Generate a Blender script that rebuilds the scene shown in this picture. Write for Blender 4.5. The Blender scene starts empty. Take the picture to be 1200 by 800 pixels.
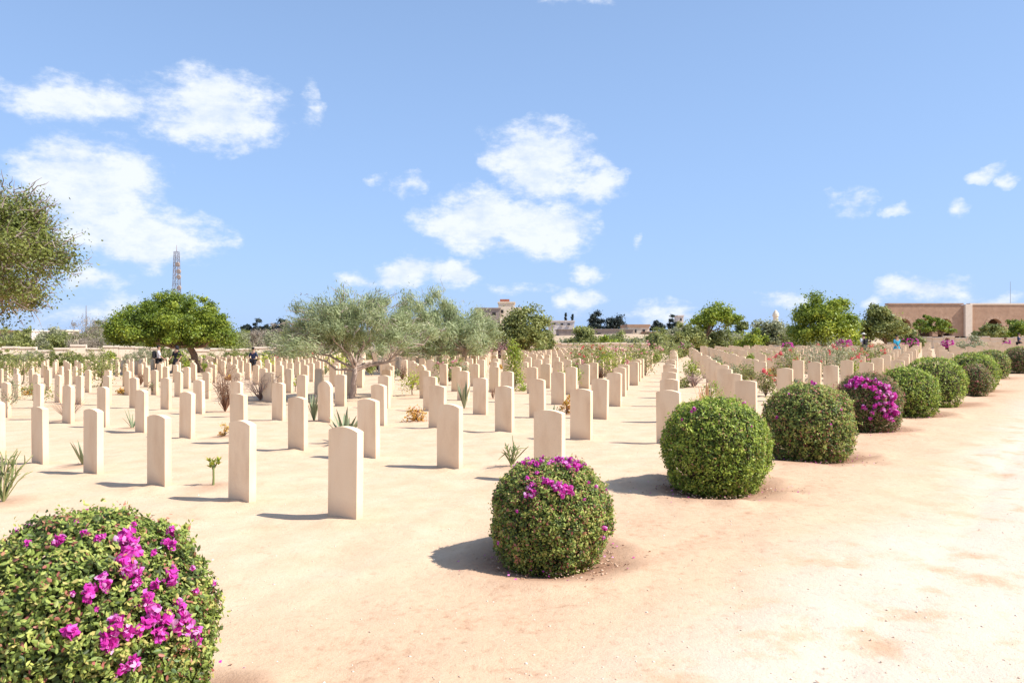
import bpy, bmesh, math, random
import numpy as np
from mathutils import Vector, Matrix, Euler, noise as mnoise

random.seed(11)
rng = np.random.default_rng(11)
SC = bpy.context.scene
COL = SC.collection
F_PX, EYE = 869.0, 1.6

# ------------------------------------------------------------------ camera
cam_data = bpy.data.cameras.new('camera')
cam = bpy.data.objects.new('camera', cam_data)
COL.objects.link(cam)
cam.location = (0, 0, EYE)
cam.rotation_euler = (math.radians(90), 0, 0)
cam_data.sensor_width = 36.0
cam_data.lens = 36.0 * F_PX / 1200.0
cam_data.clip_start = 0.05
cam_data.clip_end = 12000
SC.camera = cam

# ------------------------------------------------------------------ exposure
SC.view_settings.view_transform = 'Standard'
SC.view_settings.look = 'None'
SC.view_settings.exposure = 0.92
SC.view_settings.gamma = 1.0
SC.view_settings.use_curve_mapping = False

# ------------------------------------------------------------------ sun
SUN_EL = math.radians(47.5)
SUN_AZ = math.radians(104.0)           # clockwise from +Y
sd = Vector((math.sin(SUN_AZ) * math.cos(SUN_EL), math.cos(SUN_AZ) * math.cos(SUN_EL), math.sin(SUN_EL)))
sun_data = bpy.data.lights.new('sun', 'SUN')
sun_data.energy = 3.9
sun_data.angle = math.radians(0.55)
sun_data.color = (1.0, 0.965, 0.91)
sun = bpy.data.objects.new('sun', sun_data)
COL.objects.link(sun)
sun.rotation_euler = (-sd).to_track_quat('-Z', 'Y').to_euler()

# ------------------------------------------------------------------ world
world = bpy.data.worlds.new('World')
SC.world = world
world.use_nodes = True
wn, wl = world.node_tree.nodes, world.node_tree.links
wn.clear()


def W(t, **kw):
    n = wn.new(t)
    for k, v in kw.items():
        setattr(n, k, v)
    return n


def wmath(op, a, b=None, clamp=False):
    n = W('ShaderNodeMath', operation=op, use_clamp=clamp)
    for i, v in enumerate((a, b)):
        if v is None:
            continue
        if isinstance(v, (int, float)):
            n.inputs[i].default_value = v
        else:
            wl.new(v, n.inputs[i])
    return n.outputs[0]


sky = W('ShaderNodeTexSky', sky_type='NISHITA')
sky.sun_disc = False
sky.sun_elevation = SUN_EL
sky.sun_rotation = SUN_AZ
sky.altitude = 0
sky.air_density = 1.0
sky.dust_density = 0.7
sky.ozone_density = 2.2
tc = W('ShaderNodeTexCoord')
sep = W('ShaderNodeSeparateXYZ')
wl.new(tc.outputs['Generated'], sep.inputs[0])
az = wmath('ARCTAN2', sep.outputs[0], sep.outputs[1])
el = wmath('ARCSINE', sep.outputs[2])
comb = W('ShaderNodeCombineXYZ')
wl.new(az, comb.inputs[0])
wl.new(el, comb.inputs[1])
wp = W('ShaderNodeTexNoise')
wp.inputs['Scale'].default_value = 13.0
wp.inputs['Detail'].default_value = 5.0
wp.inputs['Roughness'].default_value = 0.55
wl.new(tc.outputs['Generated'], wp.inputs['Vector'])
wv = W('ShaderNodeVectorMath', operation='SUBTRACT')
wl.new(wp.outputs['Color'], wv.inputs[0]); wv.inputs[1].default_value = (.5, .5, .5)
wv2 = W('ShaderNodeVectorMath', operation='MULTIPLY')
wl.new(wv.outputs[0], wv2.inputs[0]); wv2.inputs[1].default_value = (.10, .06, 0)
wv3 = W('ShaderNodeVectorMath', operation='ADD')
wl.new(comb.outputs[0], wv3.inputs[0]); wl.new(wv2.outputs[0], wv3.inputs[1])
nz = W('ShaderNodeTexNoise', noise_dimensions='3D')
nz.inputs['Scale'].default_value = 20.0
nz.inputs['Detail'].default_value = 10.0
nz.inputs['Roughness'].default_value = 0.66
mp = W('ShaderNodeMapping')
mp.inputs['Scale'].default_value = (1, 1, 1.9)
wl.new(tc.outputs['Generated'], mp.inputs[0])
wl.new(mp.outputs[0], nz.inputs['Vector'])
nfac = wmath('SUBTRACT', nz.outputs['Fac'], 0.5)

# cumulus clouds: (x, y, half width, half height, strength), as seen from the plot, turned into azimuth / elevation
CLOUDS = [(75, 120, 80, 27, .9), (135, 128, 42, 20, .8), (245, 132, 85, 40, 1.1), (358, 128, 17, 24, .45), (95, 222, 95, 55, 1.25), (15, 190, 30, 16, .7),
          (165, 275, 90, 34, 1.2), (95, 328, 48, 14, .8), (95, 365, 90, 26, .45), (632, 190, 58, 44, 1.2), (702, 214, 28, 26, .8),
          (560, 258, 60, 32, 1.15), (640, 266, 60, 30, 1.2), (475, 320, 42, 20, 1.1), (530, 320, 34, 17, 1.0), (477, 213, 24, 11, .7), (437, 204, 14, 8, .55),
          (690, 316, 22, 13, .75), (680, 352, 26, 20, .8), (655, 355, 14, 10, .6), (775, 365, 60, 16, .5), (996, 236, 24, 15, .6), (1036, 250, 16, 7, .45),
          (1115, 250, 17, 12, .5), (1160, 204, 26, 9, .5), (1194, 213, 12, 10, .6), (1087, 340, 56, 17, .85), (1165, 351, 32, 11, .8),
          (917, 350, 30, 10, .7), (672, 2, 40, 11, .55), (418, 331, 24, 9, .7), (1022, 355, 22, 9, .6), (757, 287, 9, 8, .35), (590, 338, 60, 10, .4)]
total = None
for (cx, cy, rx, ry, st) in CLOUDS:
    vx, vz = (cx - 600) / F_PX, (400 - cy) / F_PX
    caz = math.atan(vx)
    cel = math.atan(vz / math.hypot(1, vx))
    sx = rx * 1.42 / F_PX / (1 + vx * vx)
    sy = ry * 1.42 / F_PX / math.hypot(1, vx)
    m = W('ShaderNodeMapping', vector_type='TEXTURE')
    m.inputs['Location'].default_value = (caz, cel, 0)
    m.inputs['Scale'].default_value = (sx, sy, 1)
    wl.new(wv3.outputs[0], m.inputs[0])
    ln = W('ShaderNodeVectorMath', operation='LENGTH')
    wl.new(m.outputs[0], ln.inputs[0])
    b = wmath('MULTIPLY', wmath('SUBTRACT', 1.0, ln.outputs['Value'], True), st)
    total = b if total is None else wmath('MAXIMUM', total, b)
# the sky outside the picture goes on with the same scattered clouds
nz2 = W('ShaderNodeTexNoise')
nz2.inputs['Scale'].default_value = 3.2
nz2.inputs['Detail'].default_value = 4
wl.new(mp.outputs[0], nz2.inputs['Vector'])
gate = W('ShaderNodeMapRange', interpolation_type='SMOOTHSTEP')
wl.new(wmath('ABSOLUTE', az), gate.inputs['Value'])
gate.inputs['From Min'].default_value = 0.66
gate.inputs['From Max'].default_value = 0.8
gen = wmath('MULTIPLY', wmath('MULTIPLY', wmath('SUBTRACT', nz2.outputs['Fac'], 0.5, True), 3.2), gate.outputs[0])
gen = wmath('MULTIPLY', gen, wmath('GREATER_THAN', el, 0.0))
total = wmath('MAXIMUM', total, gen)
dens = wmath('ADD', total, wmath('MULTIPLY', nfac, 1.6))
dens = wmath('MULTIPLY', dens, wmath('MULTIPLY', total, 8.0, True))
mr = W('ShaderNodeMapRange', interpolation_type='SMOOTHSTEP')
wl.new(dens, mr.inputs['Value'])
mr.inputs['From Min'].default_value = 0.09
mr.inputs['From Max'].default_value = 0.72
mr.inputs['To Max'].default_value = 0.9
# sky colour: Nishita, a little hazier and brighter as on a humid coastal day
haze = W('ShaderNodeMapRange')
wl.new(el, haze.inputs['Value'])
haze.inputs['From Min'].default_value = 0.0
haze.inputs['From Max'].default_value = 0.5
haze.inputs['To Min'].default_value = 0.80
haze.inputs['To Max'].default_value = 0.42
hz = W('ShaderNodeMix', data_type='RGBA')
wl.new(haze.outputs[0], hz.inputs[0])
wl.new(sky.outputs[0], hz.inputs[6])
hz.inputs[7].default_value = (2.75, 4.3, 7.4, 1)
cloudmix = W('ShaderNodeMix', data_type='RGBA')
wl.new(mr.outputs[0], cloudmix.inputs[0])
wl.new(hz.outputs[2], cloudmix.inputs[6])
cr = W('ShaderNodeMix', data_type='RGBA')
cs = W('ShaderNodeMapRange')
wl.new(nz.outputs['Fac'], cs.inputs['Value'])
cs.inputs['From Min'].default_value = .36
cs.inputs['From Max'].default_value = .58
wl.new(cs.outputs[0], cr.inputs[0])
cr.inputs[6].default_value = (4.9, 5.6, 7.0, 1)
cr.inputs[7].default_value = (6.5, 6.8, 7.3, 1)
wl.new(cr.outputs[2], cloudmix.inputs[7])
bg = W('ShaderNodeBackground')
bg.inputs['Strength'].default_value = 0.08
wl.new(cloudmix.outputs[2], bg.inputs['Color'])
wo = W('ShaderNodeOutputWorld')
wl.new(bg.outputs[0], wo.inputs['Surface'])


# =================================================================== helpers
def tag(o, label=None, cat=None, group=None, kind=None):
    if label: o['label'] = label
    if cat: o['category'] = cat
    if group: o['group'] = group
    if kind: o['kind'] = kind
    return o


def empty(name, loc, label, cat, group=None, rz=0.0):
    o = bpy.data.objects.new(name, None)
    o.empty_display_size = 0.2
    COL.objects.link(o)
    o.location = loc
    o.rotation_euler = (0, 0, rz)
    return tag(o, label, cat, group)


def link(name, me, parent=None, mat=None):
    if mat is not None and len(me.materials) == 0:
        me.materials.append(mat)
    o = bpy.data.objects.new(name, me)
    COL.objects.link(o)
    if parent is not None:
        o.parent = parent
    return o


def mesh_np(name, V, faces, attrs=None, smooth=False):
    """V (n,3); faces: list of (m,k) int arrays"""
    me = bpy.data.meshes.new(name)
    V = np.asarray(V, dtype=np.float32)
    me.vertices.add(len(V))
    me.vertices.foreach_set('co', V.ravel())
    loops = np.concatenate([f.ravel() for f in faces]).astype(np.int32)
    sizes = np.concatenate([np.full(len(f), f.shape[1]) for f in faces]).astype(np.int32)
    starts = np.concatenate([[0], np.cumsum(sizes)[:-1]]).astype(np.int32)
    me.loops.add(len(loops))
    me.loops.foreach_set('vertex_index', loops)
    me.polygons.add(len(sizes))
    me.polygons.foreach_set('loop_start', starts)
    me.polygons.foreach_set('loop_total', sizes)
    if smooth:
        me.polygons.foreach_set('use_smooth', np.ones(len(sizes), dtype=bool))
    for k, v in (attrs or {}).items():
        a = me.attributes.new(k, 'FLOAT', 'POINT')
        a.data.foreach_set('value', np.asarray(v, dtype=np.float32))
    me.update(calc_edges=True)
    return me


def unit(v):
    return v / np.maximum(np.linalg.norm(v, axis=-1, keepdims=True), 1e-9)


def leaves(C, N, L, w=0.5, fold=0.18, rich=False, rot=None, var=None):
    """leaf faces centred at C, facing N, length L, width w*L -> (V, faces, var)"""
    n = len(C)
    N = unit(N)
    R = rng.normal(size=(n, 3)) if rot is None else rot
    T = unit(R - (R * N).sum(1, keepdims=True) * N)
    B = np.cross(N, T)
    L = np.asarray(L).reshape(-1, 1) * np.ones((n, 1))
    hw = L * w * 0.5
    if var is None:
        var = rng.random(n)
    if not rich:
        P = [C - T * L * .5, C + B * hw - N * hw * fold, C + T * L * .5, C - B * hw - N * hw * fold]
        V = np.stack(P, 1).reshape(-1, 3)
        i = np.arange(n)[:, None] * 4
        f = np.concatenate([i + np.array([[0, 2, 1]]), i + np.array([[0, 3, 2]])])
        return V, [f], np.repeat(var, 4)
    d = -N * hw * fold * 2
    P = [C - T * L * .5, C - T * L * .22 + B * hw * .85 + d, C + T * L * .15 + B * hw * .8 + d, C + T * L * .5 + d * .8,
         C + T * L * .15 - B * hw * .8 + d, C - T * L * .22 - B * hw * .85 + d]
    V = np.stack(P, 1).reshape(-1, 3)
    i = np.arange(n)[:, None] * 6
    f = np.concatenate([i + np.array([[0, 3, 2, 1]]), i + np.array([[0, 5, 4, 3]])])
    return V, [f], np.repeat(var, 6)


class Tubes:
    def __init__(self):
        self.V, self.F, self.A, self.n = [], [], [], 0

    def add(self, pts, radii, sides=6, var=0.5):
        pts = np.asarray(pts, dtype=float)
        m = len(pts)
        T = unit(np.gradient(pts, axis=0))
        ref = np.array([0, 0, 1.0]) if abs(T[0][2]) < .8 else np.array([1.0, 0, 0])
        a = np.linspace(0, 2 * math.pi, sides, endpoint=False)
        for i in range(m):
            u = unit(np.cross(T[i], ref)[None])[0]
            v = np.cross(T[i], u)
            self.V.append(pts[i] + radii[i] * (np.cos(a)[:, None] * u + np.sin(a)[:, None] * v))
        for i in range(m - 1):
            for j in range(sides):
                j2 = (j + 1) % sides
                b = self.n + i * sides
                self.F.append((b + j, b + j2, b + sides + j2, b + sides + j))
        self.n += m * sides
        self.V.append(pts[-1:] + T[-1:] * radii[-1])
        b = self.n - sides
        for j in range(sides):
            self.F.append((b + j, b + (j + 1) % sides, self.n, self.n))
        self.n += 1
        self.A += [var] * (m * sides + 1)

    def mesh(self, name):
        V = np.concatenate(self.V)
        F = np.array(self.F)
        tri = F[:, 2] == F[:, 3]
        fs = [F[~tri]]
        if tri.any():
            fs.append(F[tri][:, :3])
        return mesh_np(name, V, fs, {'var': self.A}, smooth=True)


def curve_pts(a, b, n=5, sag=0.0, wob=0.03):
    a, b = np.asarray(a, float), np.asarray(b, float)
    t = np.linspace(0, 1, n)[:, None]
    P = a + (b - a) * t
    L = np.linalg.norm(b - a)
    P[1:-1] += rng.normal(size=(n - 2, 3)) * wob * L
    P[:, 2] += (np.sin(t[:, 0] * math.pi)) * sag * L
    return P


def bm_mesh(name, bm, bevel=0.0):
    if bevel:
        bmesh.ops.bevel(bm, geom=[e for e in bm.edges], offset=bevel, segments=1, affect='EDGES')
    me = bpy.data.meshes.new(name)
    bm.to_mesh(me)
    bm.free()
    return me


def box_bm(bm, x0, x1, y0, y1, z0, z1):
    vs = [bm.verts.new(p) for p in ((x0, y0, z0), (x1, y0, z0), (x1, y1, z0), (x0, y1, z0), (x0, y0, z1), (x1, y0, z1), (x1, y1, z1), (x0, y1, z1))]
    for f in ((0, 3, 2, 1), (4, 5, 6, 7), (0, 1, 5, 4), (1, 2, 6, 5), (2, 3, 7, 6), (3, 0, 4, 7)):
        bm.faces.new([vs[i] for i in f])


def box(name, x0, x1, y0, y1, z0, z1, mat, parent=None, bevel=0.0):
    bm = bmesh.new()
    box_bm(bm, x0, x1, y0, y1, z0, z1)
    return link(name, bm_mesh(name, bm, bevel), parent, mat)


# =================================================================== materials
def new_mat(name):
    m = bpy.data.materials.new(name)
    m.use_nodes = True
    return m, m.node_tree.nodes, m.node_tree.links, m.node_tree.nodes['Principled BSDF']


def ramp(nodes, stops, interp='LINEAR'):
    r = nodes.new('ShaderNodeValToRGB')
    r.color_ramp.interpolation = interp
    while len(r.color_ramp.elements) < len(stops):
        r.color_ramp.elements.new(0.5)
    for e, (p, c) in zip(r.color_ramp.elements, stops):
        e.position = p
        e.color = (*c, 1)
    return r


def leaf_mat(name, stops, transl=0.3, rough=0.5, spec=0.35, gain=1.0):
    m, n, l, p = new_mat(name)
    at = n.new('ShaderNodeAttribute')
    at.attribute_name = 'var'
    stops = [(p_, tuple(min(.9, v * gain) for v in c_)) for p_, c_ in stops]
    r = ramp(n, stops)
    l.new(at.outputs['Fac'], r.inputs[0])
    l.new(r.outputs[0], p.inputs['Base Color'])
    p.inputs['Roughness'].default_value = rough
    p.inputs['Specular IOR Level'].default_value = spec
    tr = n.new('ShaderNodeBsdfTranslucent')
    l.new(r.outputs[0], tr.inputs['Color'])
    mx = n.new('ShaderNodeMixShader')
    mx.inputs[0].default_value = transl
    l.new(p.outputs[0], mx.inputs[1])
    l.new(tr.outputs[0], mx.inputs[2])
    l.new(mx.outputs[0], n['Material Output'].inputs['Surface'])
    return m


def rough_mat(name, c1, c2, scale=6.0, bump=0.3, rough=0.9, dist=0.01, detail=8, coord='Object', randv=0.0):
    m, n, l, p = new_mat(name)
    t = n.new('ShaderNodeTexCoord')
    nz = n.new('ShaderNodeTexNoise')
    nz.inputs['Scale'].default_value = scale
    nz.inputs['Detail'].default_value = detail
    nz.inputs['Roughness'].default_value = .65
    l.new(t.outputs[coord], nz.inputs['Vector'])
    r = ramp(n, [(0.3, c1), (0.7, c2)])
    l.new(nz.outputs['Fac'], r.inputs[0])
    out = r.outputs[0]
    if randv:
        oi = n.new('ShaderNodeObjectInfo')
        mr = n.new('ShaderNodeMapRange')
        mr.inputs['To Min'].default_value = 1 - randv
        mr.inputs['To Max'].default_value = 1 + randv
        l.new(oi.outputs['Random'], mr.inputs['Value'])
        hs = n.new('ShaderNodeHueSaturation')
        l.new(mr.outputs[0], hs.inputs['Value'])
        l.new(out, hs.inputs['Color'])
        out = hs.outputs[0]
    l.new(out, p.inputs['Base Color'])
    p.inputs['Roughness'].default_value = rough
    p.inputs['Specular IOR Level'].default_value = .25
    b = n.new('ShaderNodeBump')
    b.inputs['Strength'].default_value = bump
    b.inputs['Distance'].default_value = dist
    l.new(nz.outputs['Fac'], b.inputs['Height'])
    l.new(b.outputs[0], p.inputs['Normal'])
    return m


# bougainvillea leaves: greens with some red young leaves and brown dry ones
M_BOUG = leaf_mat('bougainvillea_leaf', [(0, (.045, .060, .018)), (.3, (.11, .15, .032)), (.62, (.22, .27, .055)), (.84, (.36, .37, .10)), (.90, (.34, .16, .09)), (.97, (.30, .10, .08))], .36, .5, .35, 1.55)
M_BOUG_BRIGHT = leaf_mat('bougainvillea_leaf_bright', [(0, (.06, .09, .015)), (.35, (.16, .22, .03)), (.7, (.30, .38, .05)), (.88, (.44, .48, .10)), (.98, (.34, .17, .09))], .36, .5, .35, 1.3)
M_BOUG_RED = leaf_mat('bougainvillea_leaf_reddish', [(0, (.045, .06, .02)), (.35, (.11, .14, .035)), (.66, (.21, .22, .07)), (.80, (.27, .15, .09)), (.97, (.32, .09, .10))], .36, .5, .35, 1.55)
M_FLOWER = leaf_mat('magenta_bract', [(0, (.48, .02, .27)), (.5, (.76, .06, .50)), (.75, (.86, .20, .66)), (.97, (.85, .5, .75))], .4, .6, .2)
M_FLOWER_RED = leaf_mat('oleander_flower', [(0, (.50, .04, .08)), (.5, (.72, .12, .14)), (.95, (.85, .30, .26))], .35, .6, .2)
M_FLOWER_PINK = leaf_mat('pale_pink_flower', [(0, (.55, .18, .22)), (.5, (.72, .32, .34)), (.95, (.82, .52, .50))], .35, .6, .2)
M_TWIG = rough_mat('twig_brown', (.10, .065, .04), (.20, .14, .09), 30, .4)
M_TWIG_GREY = rough_mat('twig_grey', (.24, .19, .16), (.42, .34, .29), 20, .4)
M_BARK = rough_mat('bark', (.13, .08, .055), (.30, .20, .14), 9, .9, .95, .03)
M_BARK_GREY = rough_mat('bark_grey', (.28, .21, .17), (.50, .39, .32), 7, .9, .95, .03)
M_CORE = rough_mat('shaded_core', (.035, .03, .015), (.10, .08, .04), 40, .9, 1.0, .03)
M_ACACIA = leaf_mat('umbrella_tree_leaf', [(0, (.05, .08, .012)), (.5, (.14, .20, .02)), (1, (.40, .44, .05))], .32, gain=1.1)
M_TAMARISK = leaf_mat('tamarisk_leaf', [(0, (.14, .17, .08)), (.45, (.27, .31, .15)), (.8, (.38, .41, .22)), (1, (.50, .46, .32))], .4, gain=1.25)
M_OLIVE = leaf_mat('olive_green_leaf', [(0, (.08, .095, .03)), (.5, (.19, .21, .06)), (1, (.34, .34, .11))], .35, gain=1.3)
M_BRIGHT = leaf_mat('bright_green_leaf', [(0, (.08, .12, .015)), (.5, (.21, .27, .03)), (1, (.44, .46, .06))], .35, gain=1.2)
M_PINE = leaf_mat('dark_pine_leaf', [(0, (.014, .024, .022)), (.6, (.03, .045, .038)), (1, (.06, .08, .06))], .1)
M_GREYLEAF = leaf_mat('grey_green_leaf', [(0, (.14, .15, .08)), (.5, (.27, .28, .15)), (1, (.42, .40, .26))], .35, gain=1.2)
M_DRY = leaf_mat('dry_brown_leaf', [(0, (.13, .055, .03)), (.5, (.25, .12, .07)), (1, (.42, .25, .15))])
M_LEFT = leaf_mat('shaggy_tree_leaf', [(0, (.07, .09, .022)), (.45, (.20, .23, .05)), (.72, (.34, .35, .09)), (.8, (.36, .27, .19)), (1, (.52, .42, .34))], .35, gain=1.15)
M_AGAVE = leaf_mat('agave_leaf', [(0, (.09, .13, .07)), (.5, (.19, .24, .13)), (1, (.36, .38, .22))], .12, .5)
M_EUPH = leaf_mat('euphorbia_stem', [(0, (.11, .15, .05)), (.6, (.24, .28, .10)), (1, (.42, .40, .18))], .1, .5)
M_YELLOW = leaf_mat('yellow_red_leaf', [(0, (.32, .06, .02)), (.35, (.52, .25, .04)), (1, (.66, .52, .13))])
M_PEACH = leaf_mat('peach_dry_leaf', [(0, (.42, .20, .08)), (.5, (.62, .36, .20)), (1, (.75, .62, .42))])
M_SCRUB = leaf_mat('grey_brown_scrub', [(0, (.20, .16, .12)), (.5, (.34, .28, .21)), (1, (.50, .42, .34))])
M_BLUSH = leaf_mat('pinkish_scrub_leaf', [(0, (.20, .15, .10)), (.5, (.38, .25, .22)), (1, (.56, .38, .36))])

# ---- headstone limestone
M_STONE, n, l, p = new_mat('headstone_limestone')
t = n.new('ShaderNodeTexCoord')
a1 = n.new('ShaderNodeTexNoise'); a1.inputs['Scale'].default_value = 5; a1.inputs['Detail'].default_value = 6
a2 = n.new('ShaderNodeTexNoise'); a2.inputs['Scale'].default_value = 160; a2.inputs['Detail'].default_value = 3
oi = n.new('ShaderNodeObjectInfo')
off = n.new('ShaderNodeVectorMath'); off.operation = 'ADD'
sc_ = n.new('ShaderNodeVectorMath'); sc_.operation = 'SCALE'; sc_.inputs['Scale'].default_value = 1.0
l.new(oi.outputs['Location'], sc_.inputs[0])
l.new(t.outputs['Object'], off.inputs[0]); l.new(sc_.outputs[0], off.inputs[1])
mpv = n.new('ShaderNodeMapping'); mpv.inputs['Scale'].default_value = (1, 1, .35)
l.new(off.outputs[0], mpv.inputs[0])
l.new(mpv.outputs[0], a1.inputs['Vector']); l.new(off.outputs[0], a2.inputs['Vector'])
r1 = ramp(n, [(0.28, (.76, .55, .355)), (0.5, (.86, .66, .445)), (.75, (.89, .71, .50))])
l.new(a1.outputs['Fac'], r1.inputs[0])
r2 = ramp(n, [(0.3, (.88, .87, .86)), (0.6, (1, 1, 1))])
l.new(a2.outputs['Fac'], r2.inputs[0])
mu = n.new('ShaderNodeMix'); mu.data_type = 'RGBA'; mu.blend_type = 'MULTIPLY'; mu.inputs[0].default_value = 1
l.new(r1.outputs[0], mu.inputs[6]); l.new(r2.outputs[0], mu.inputs[7])
# sand splash stain over the lowest hand's breadth
sp = n.new('ShaderNodeSeparateXYZ'); l.new(t.outputs['Object'], sp.inputs[0])
ad = n.new('ShaderNodeMath'); ad.operation = 'MULTIPLY_ADD'; ad.inputs[1].default_value = .22; l.new(a1.outputs['Fac'], ad.inputs[0])
neg = n.new('ShaderNodeMath'); neg.operation = 'MULTIPLY'; neg.inputs[1].default_value = -1; l.new(sp.outputs[2], neg.inputs[0]); l.new(neg.outputs[0], ad.inputs[2])
st = n.new('ShaderNodeMapRange'); st.inputs['From Min'].default_value = -.05; st.inputs['From Max'].default_value = .10; st.inputs['To Max'].default_value = .55
l.new(ad.outputs[0], st.inputs['Value'])
mu2 = n.new('ShaderNodeMix'); mu2.data_type = 'RGBA'; mu2.inputs[7].default_value = (.62, .40, .26, 1)
l.new(st.outputs[0], mu2.inputs[0]); l.new(mu.outputs[2], mu2.inputs[6])
hs = n.new('ShaderNodeHueSaturation'); mr_ = n.new('ShaderNodeMapRange'); mr_.inputs['To Min'].default_value = .91; mr_.inputs['To Max'].default_value = 1.05
l.new(oi.outputs['Random'], mr_.inputs['Value']); l.new(mr_.outputs[0], hs.inputs['Value']); l.new(mu2.outputs[2], hs.inputs['Color'])
l.new(hs.outputs[0], p.inputs['Base Color'])
p.inputs['Roughness'].default_value = .85; p.inputs['Specular IOR Level'].default_value = .3
bp = n.new('ShaderNodeBump'); bp.inputs['Strength'].default_value = .35; bp.inputs['Distance'].default_value = .002
l.new(a2.outputs['Fac'], bp.inputs['Height']); l.new(bp.outputs[0], p.inputs['Normal'])

# =================================================================== layout
def gslope(X, Y):
    X = np.asarray(X, float); Y = np.asarray(Y, float)
    z = 0.0165 * np.clip(X, -70, 80)
    s = np.clip((Y - 79) / 45, 0, 1); s = s * s * (3 - 2 * s)
    hill = 1.9 + 0.9 * np.exp(-((X + 62) / 30) ** 2) + 0.25 * np.sin(X * .09) + .3 * np.sin(X * .031 + 1.3)
    z = z * (1 - .5 * s) + s * hill
    far = np.clip((Y - 260) / 400, 0, 1)
    return z * (1 - far) + far * 1.0


def at(x, y_base):
    """pixel of a foot point -> world X, Y on the sloping ground"""
    Y = 20.0
    for _ in range(60):
        X = (x - 600) / F_PX * Y
        Y2 = (EYE - float(gslope(X, Y))) * F_PX / max(y_base - 400, .5)
        Y = .5 * Y + .5 * min(Y2, 76)
    return (x - 600) / F_PX * Y, Y


# hedge of clipped bougainvillea: (x centre, Y, radius, height, leaf look)
HEDGE = [
    (-1.735, 3.05, .475, .945, 'green'), (0.29, 5.47, .438, .755, 'mixed'), (2.18, 7.93, .56, .975, 'bright'), (4.0, 10.0, .585, 1.0, 'mixed'),
    (6.06, 12.62, .53, 1.0, 'red'), (7.93, 14.9, .60, .98, 'bright'), (9.65, 17.0, .68, 1.10, 'bright'), (12.05, 19.3, .36, .84, 'red'),
    (13.0, 20.9, .64, 1.08, 'bright'), (17.2, 26.6, .58, 1.05, 'green'), (20.3, 29.6, .60, 1.05, 'red'), (22.3, 32.6, .62, 1.05, 'bright'),
    (24.6, 35.0, .6, 1.0, 'green'), (27.2, 38.4, .6, 1.0, 'mixed'), (29.6, 41.2, .6, 1.0, 'bright'), (32.4, 45.0, .6, 1.0, 'green')]
MOUNDS = []      # (x, y, radius, height)
for (x, y, r, h, k) in HEDGE[:9]:
    MOUNDS.append((x, y, r * 1.5, 0.0001))

HD = np.array([.638, .770]); HN = np.array([-.770, .638]); H0 = np.array([2.17, 7.88])


def hedge_dist(X, Y):
    """signed distance left of the hedge line"""
    return (X - H0[0]) * HN[0] + (Y - H0[1]) * HN[1]


# =================================================================== plants list (positions first: they shape the ground)
PL = []   # filled below: dict(kind, x, y(base px), ...)
PXS = {(4, 590): (533, 32), (98, 546): (503, 26), (250, 572): (532, 12), (600, 549): (522, 12), (404, 519): (478, 40), (368, 494): (463, 11), (155, 503): (478, 16), (80, 494): (462, 22), (263, 512): (492, 10), (489, 494): (473, 13), (264, 483): (428, 17), (305, 470): (438, 28), (11, 489): (443, 13), (29, 463): (455, 8), (26, 450): (413, 21), (118, 453): (418, 22), (146, 462): (454, 8), (165, 451): (432, 8), (179, 463): (448, 8), (212, 440): (410, 10), (229, 430): (415, 13), (483, 463): (436, 15), (544, 479): (447, 10), (512, 449): (443, 7), (602, 458): (401, 15), (578, 467): (452, 5), (664, 487): (460, 10), (648, 492): (474, 12), (688, 440): (401, 26), (720, 447): (404, 24), (703, 447): (430, 14), (756, 440): (396, 24), (786, 424): (401, 18), (802, 418): (400, 12), (811, 453): (422, 10), (813, 454): (436, 12), (829, 500): (449, 20), (843, 428): (420, 6), (968, 446): (403, 38), (1014, 437): (404, 26), (926, 446): (424, 14), (1022, 428): (411, 14), (512, 441): (418, 12), (498, 431): (402, 22), (522, 424): (401, 18), (537, 422): (404, 14), (556, 423): (402, 22), (586, 420): (402, 20), (447, 437): (424, 8), (396, 441): (411, 14), (347, 430): (404, 24), (311, 437): (414, 12), (346, 459): (438, 7), (180, 446): (436, 6)}


def plant(kind, x, yb, **kw):
    X, Y = at(x, yb)
    tp, hw_ = PXS[(x, yb)]
    kw['h'] = max((yb - tp) / F_PX * Y, .1)
    kw['r'] = hw_ / F_PX * Y
    if 'leaf' in kw: kw['leaf'] = max(kw['leaf'], Y * .0032)
    elif Y > 20: kw['leaf'] = Y * .0032
    PL.append(dict(kind=kind, X=X, Y=Y, **kw))
    if Y < 30:
        MOUNDS.append((X, Y, .32, .03))


# near the front
plant('pencil', 4, 590, h=.42, r=.22, n=26, label='pale green pencil-stemmed succulent spreading at the left edge behind the big magenta bush', cat='succulent')
plant('blades', 98, 546, h=.33, r=.26, n=11, w=.026, pal='agave', parts=True, label='thin-leaved aloe leaning left at the foot of the fourth front stone', cat='aloe')
plant('rosette', 250, 572, h=.31, label='small green succulent tree on one bare stem left of the second front stone', cat='succulent')
plant('pencil', 600, 549, h=.20, r=.09, n=16, label='little blue-green succulent poking up behind the second magenta-topped bush', cat='succulent')
plant('blades', 404, 519, h=.36, r=.34, n=20, w=.055, pal='agave', parts=True, label='broad-leaved grey agave sprawling behind the nearest headstone', cat='agave')
plant('blades', 368, 494, h=.36, r=.14, n=18, w=.035, pal='agave', parts=True, label='upright green agave beside the third stone of the third row', cat='agave')
plant('blades', 155, 503, h=.26, r=.22, n=9, w=.02, pal='agave', parts=False, label='scrawny aloe with splayed leaves left of a second-row stone', cat='aloe')
plant('drygrass', 80, 494, h=.36, r=.24, n=90, pal='dry', label='rust-brown tuft of dry grass bristling on both sides of one headstone', cat='dry grass')
plant('tuft', 263, 512, h=.20, r=.12, n=170, pal='yellow', leaf=.03, label='small straw-yellow succulent cushion behind the second front stone', cat='succulent')
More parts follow.
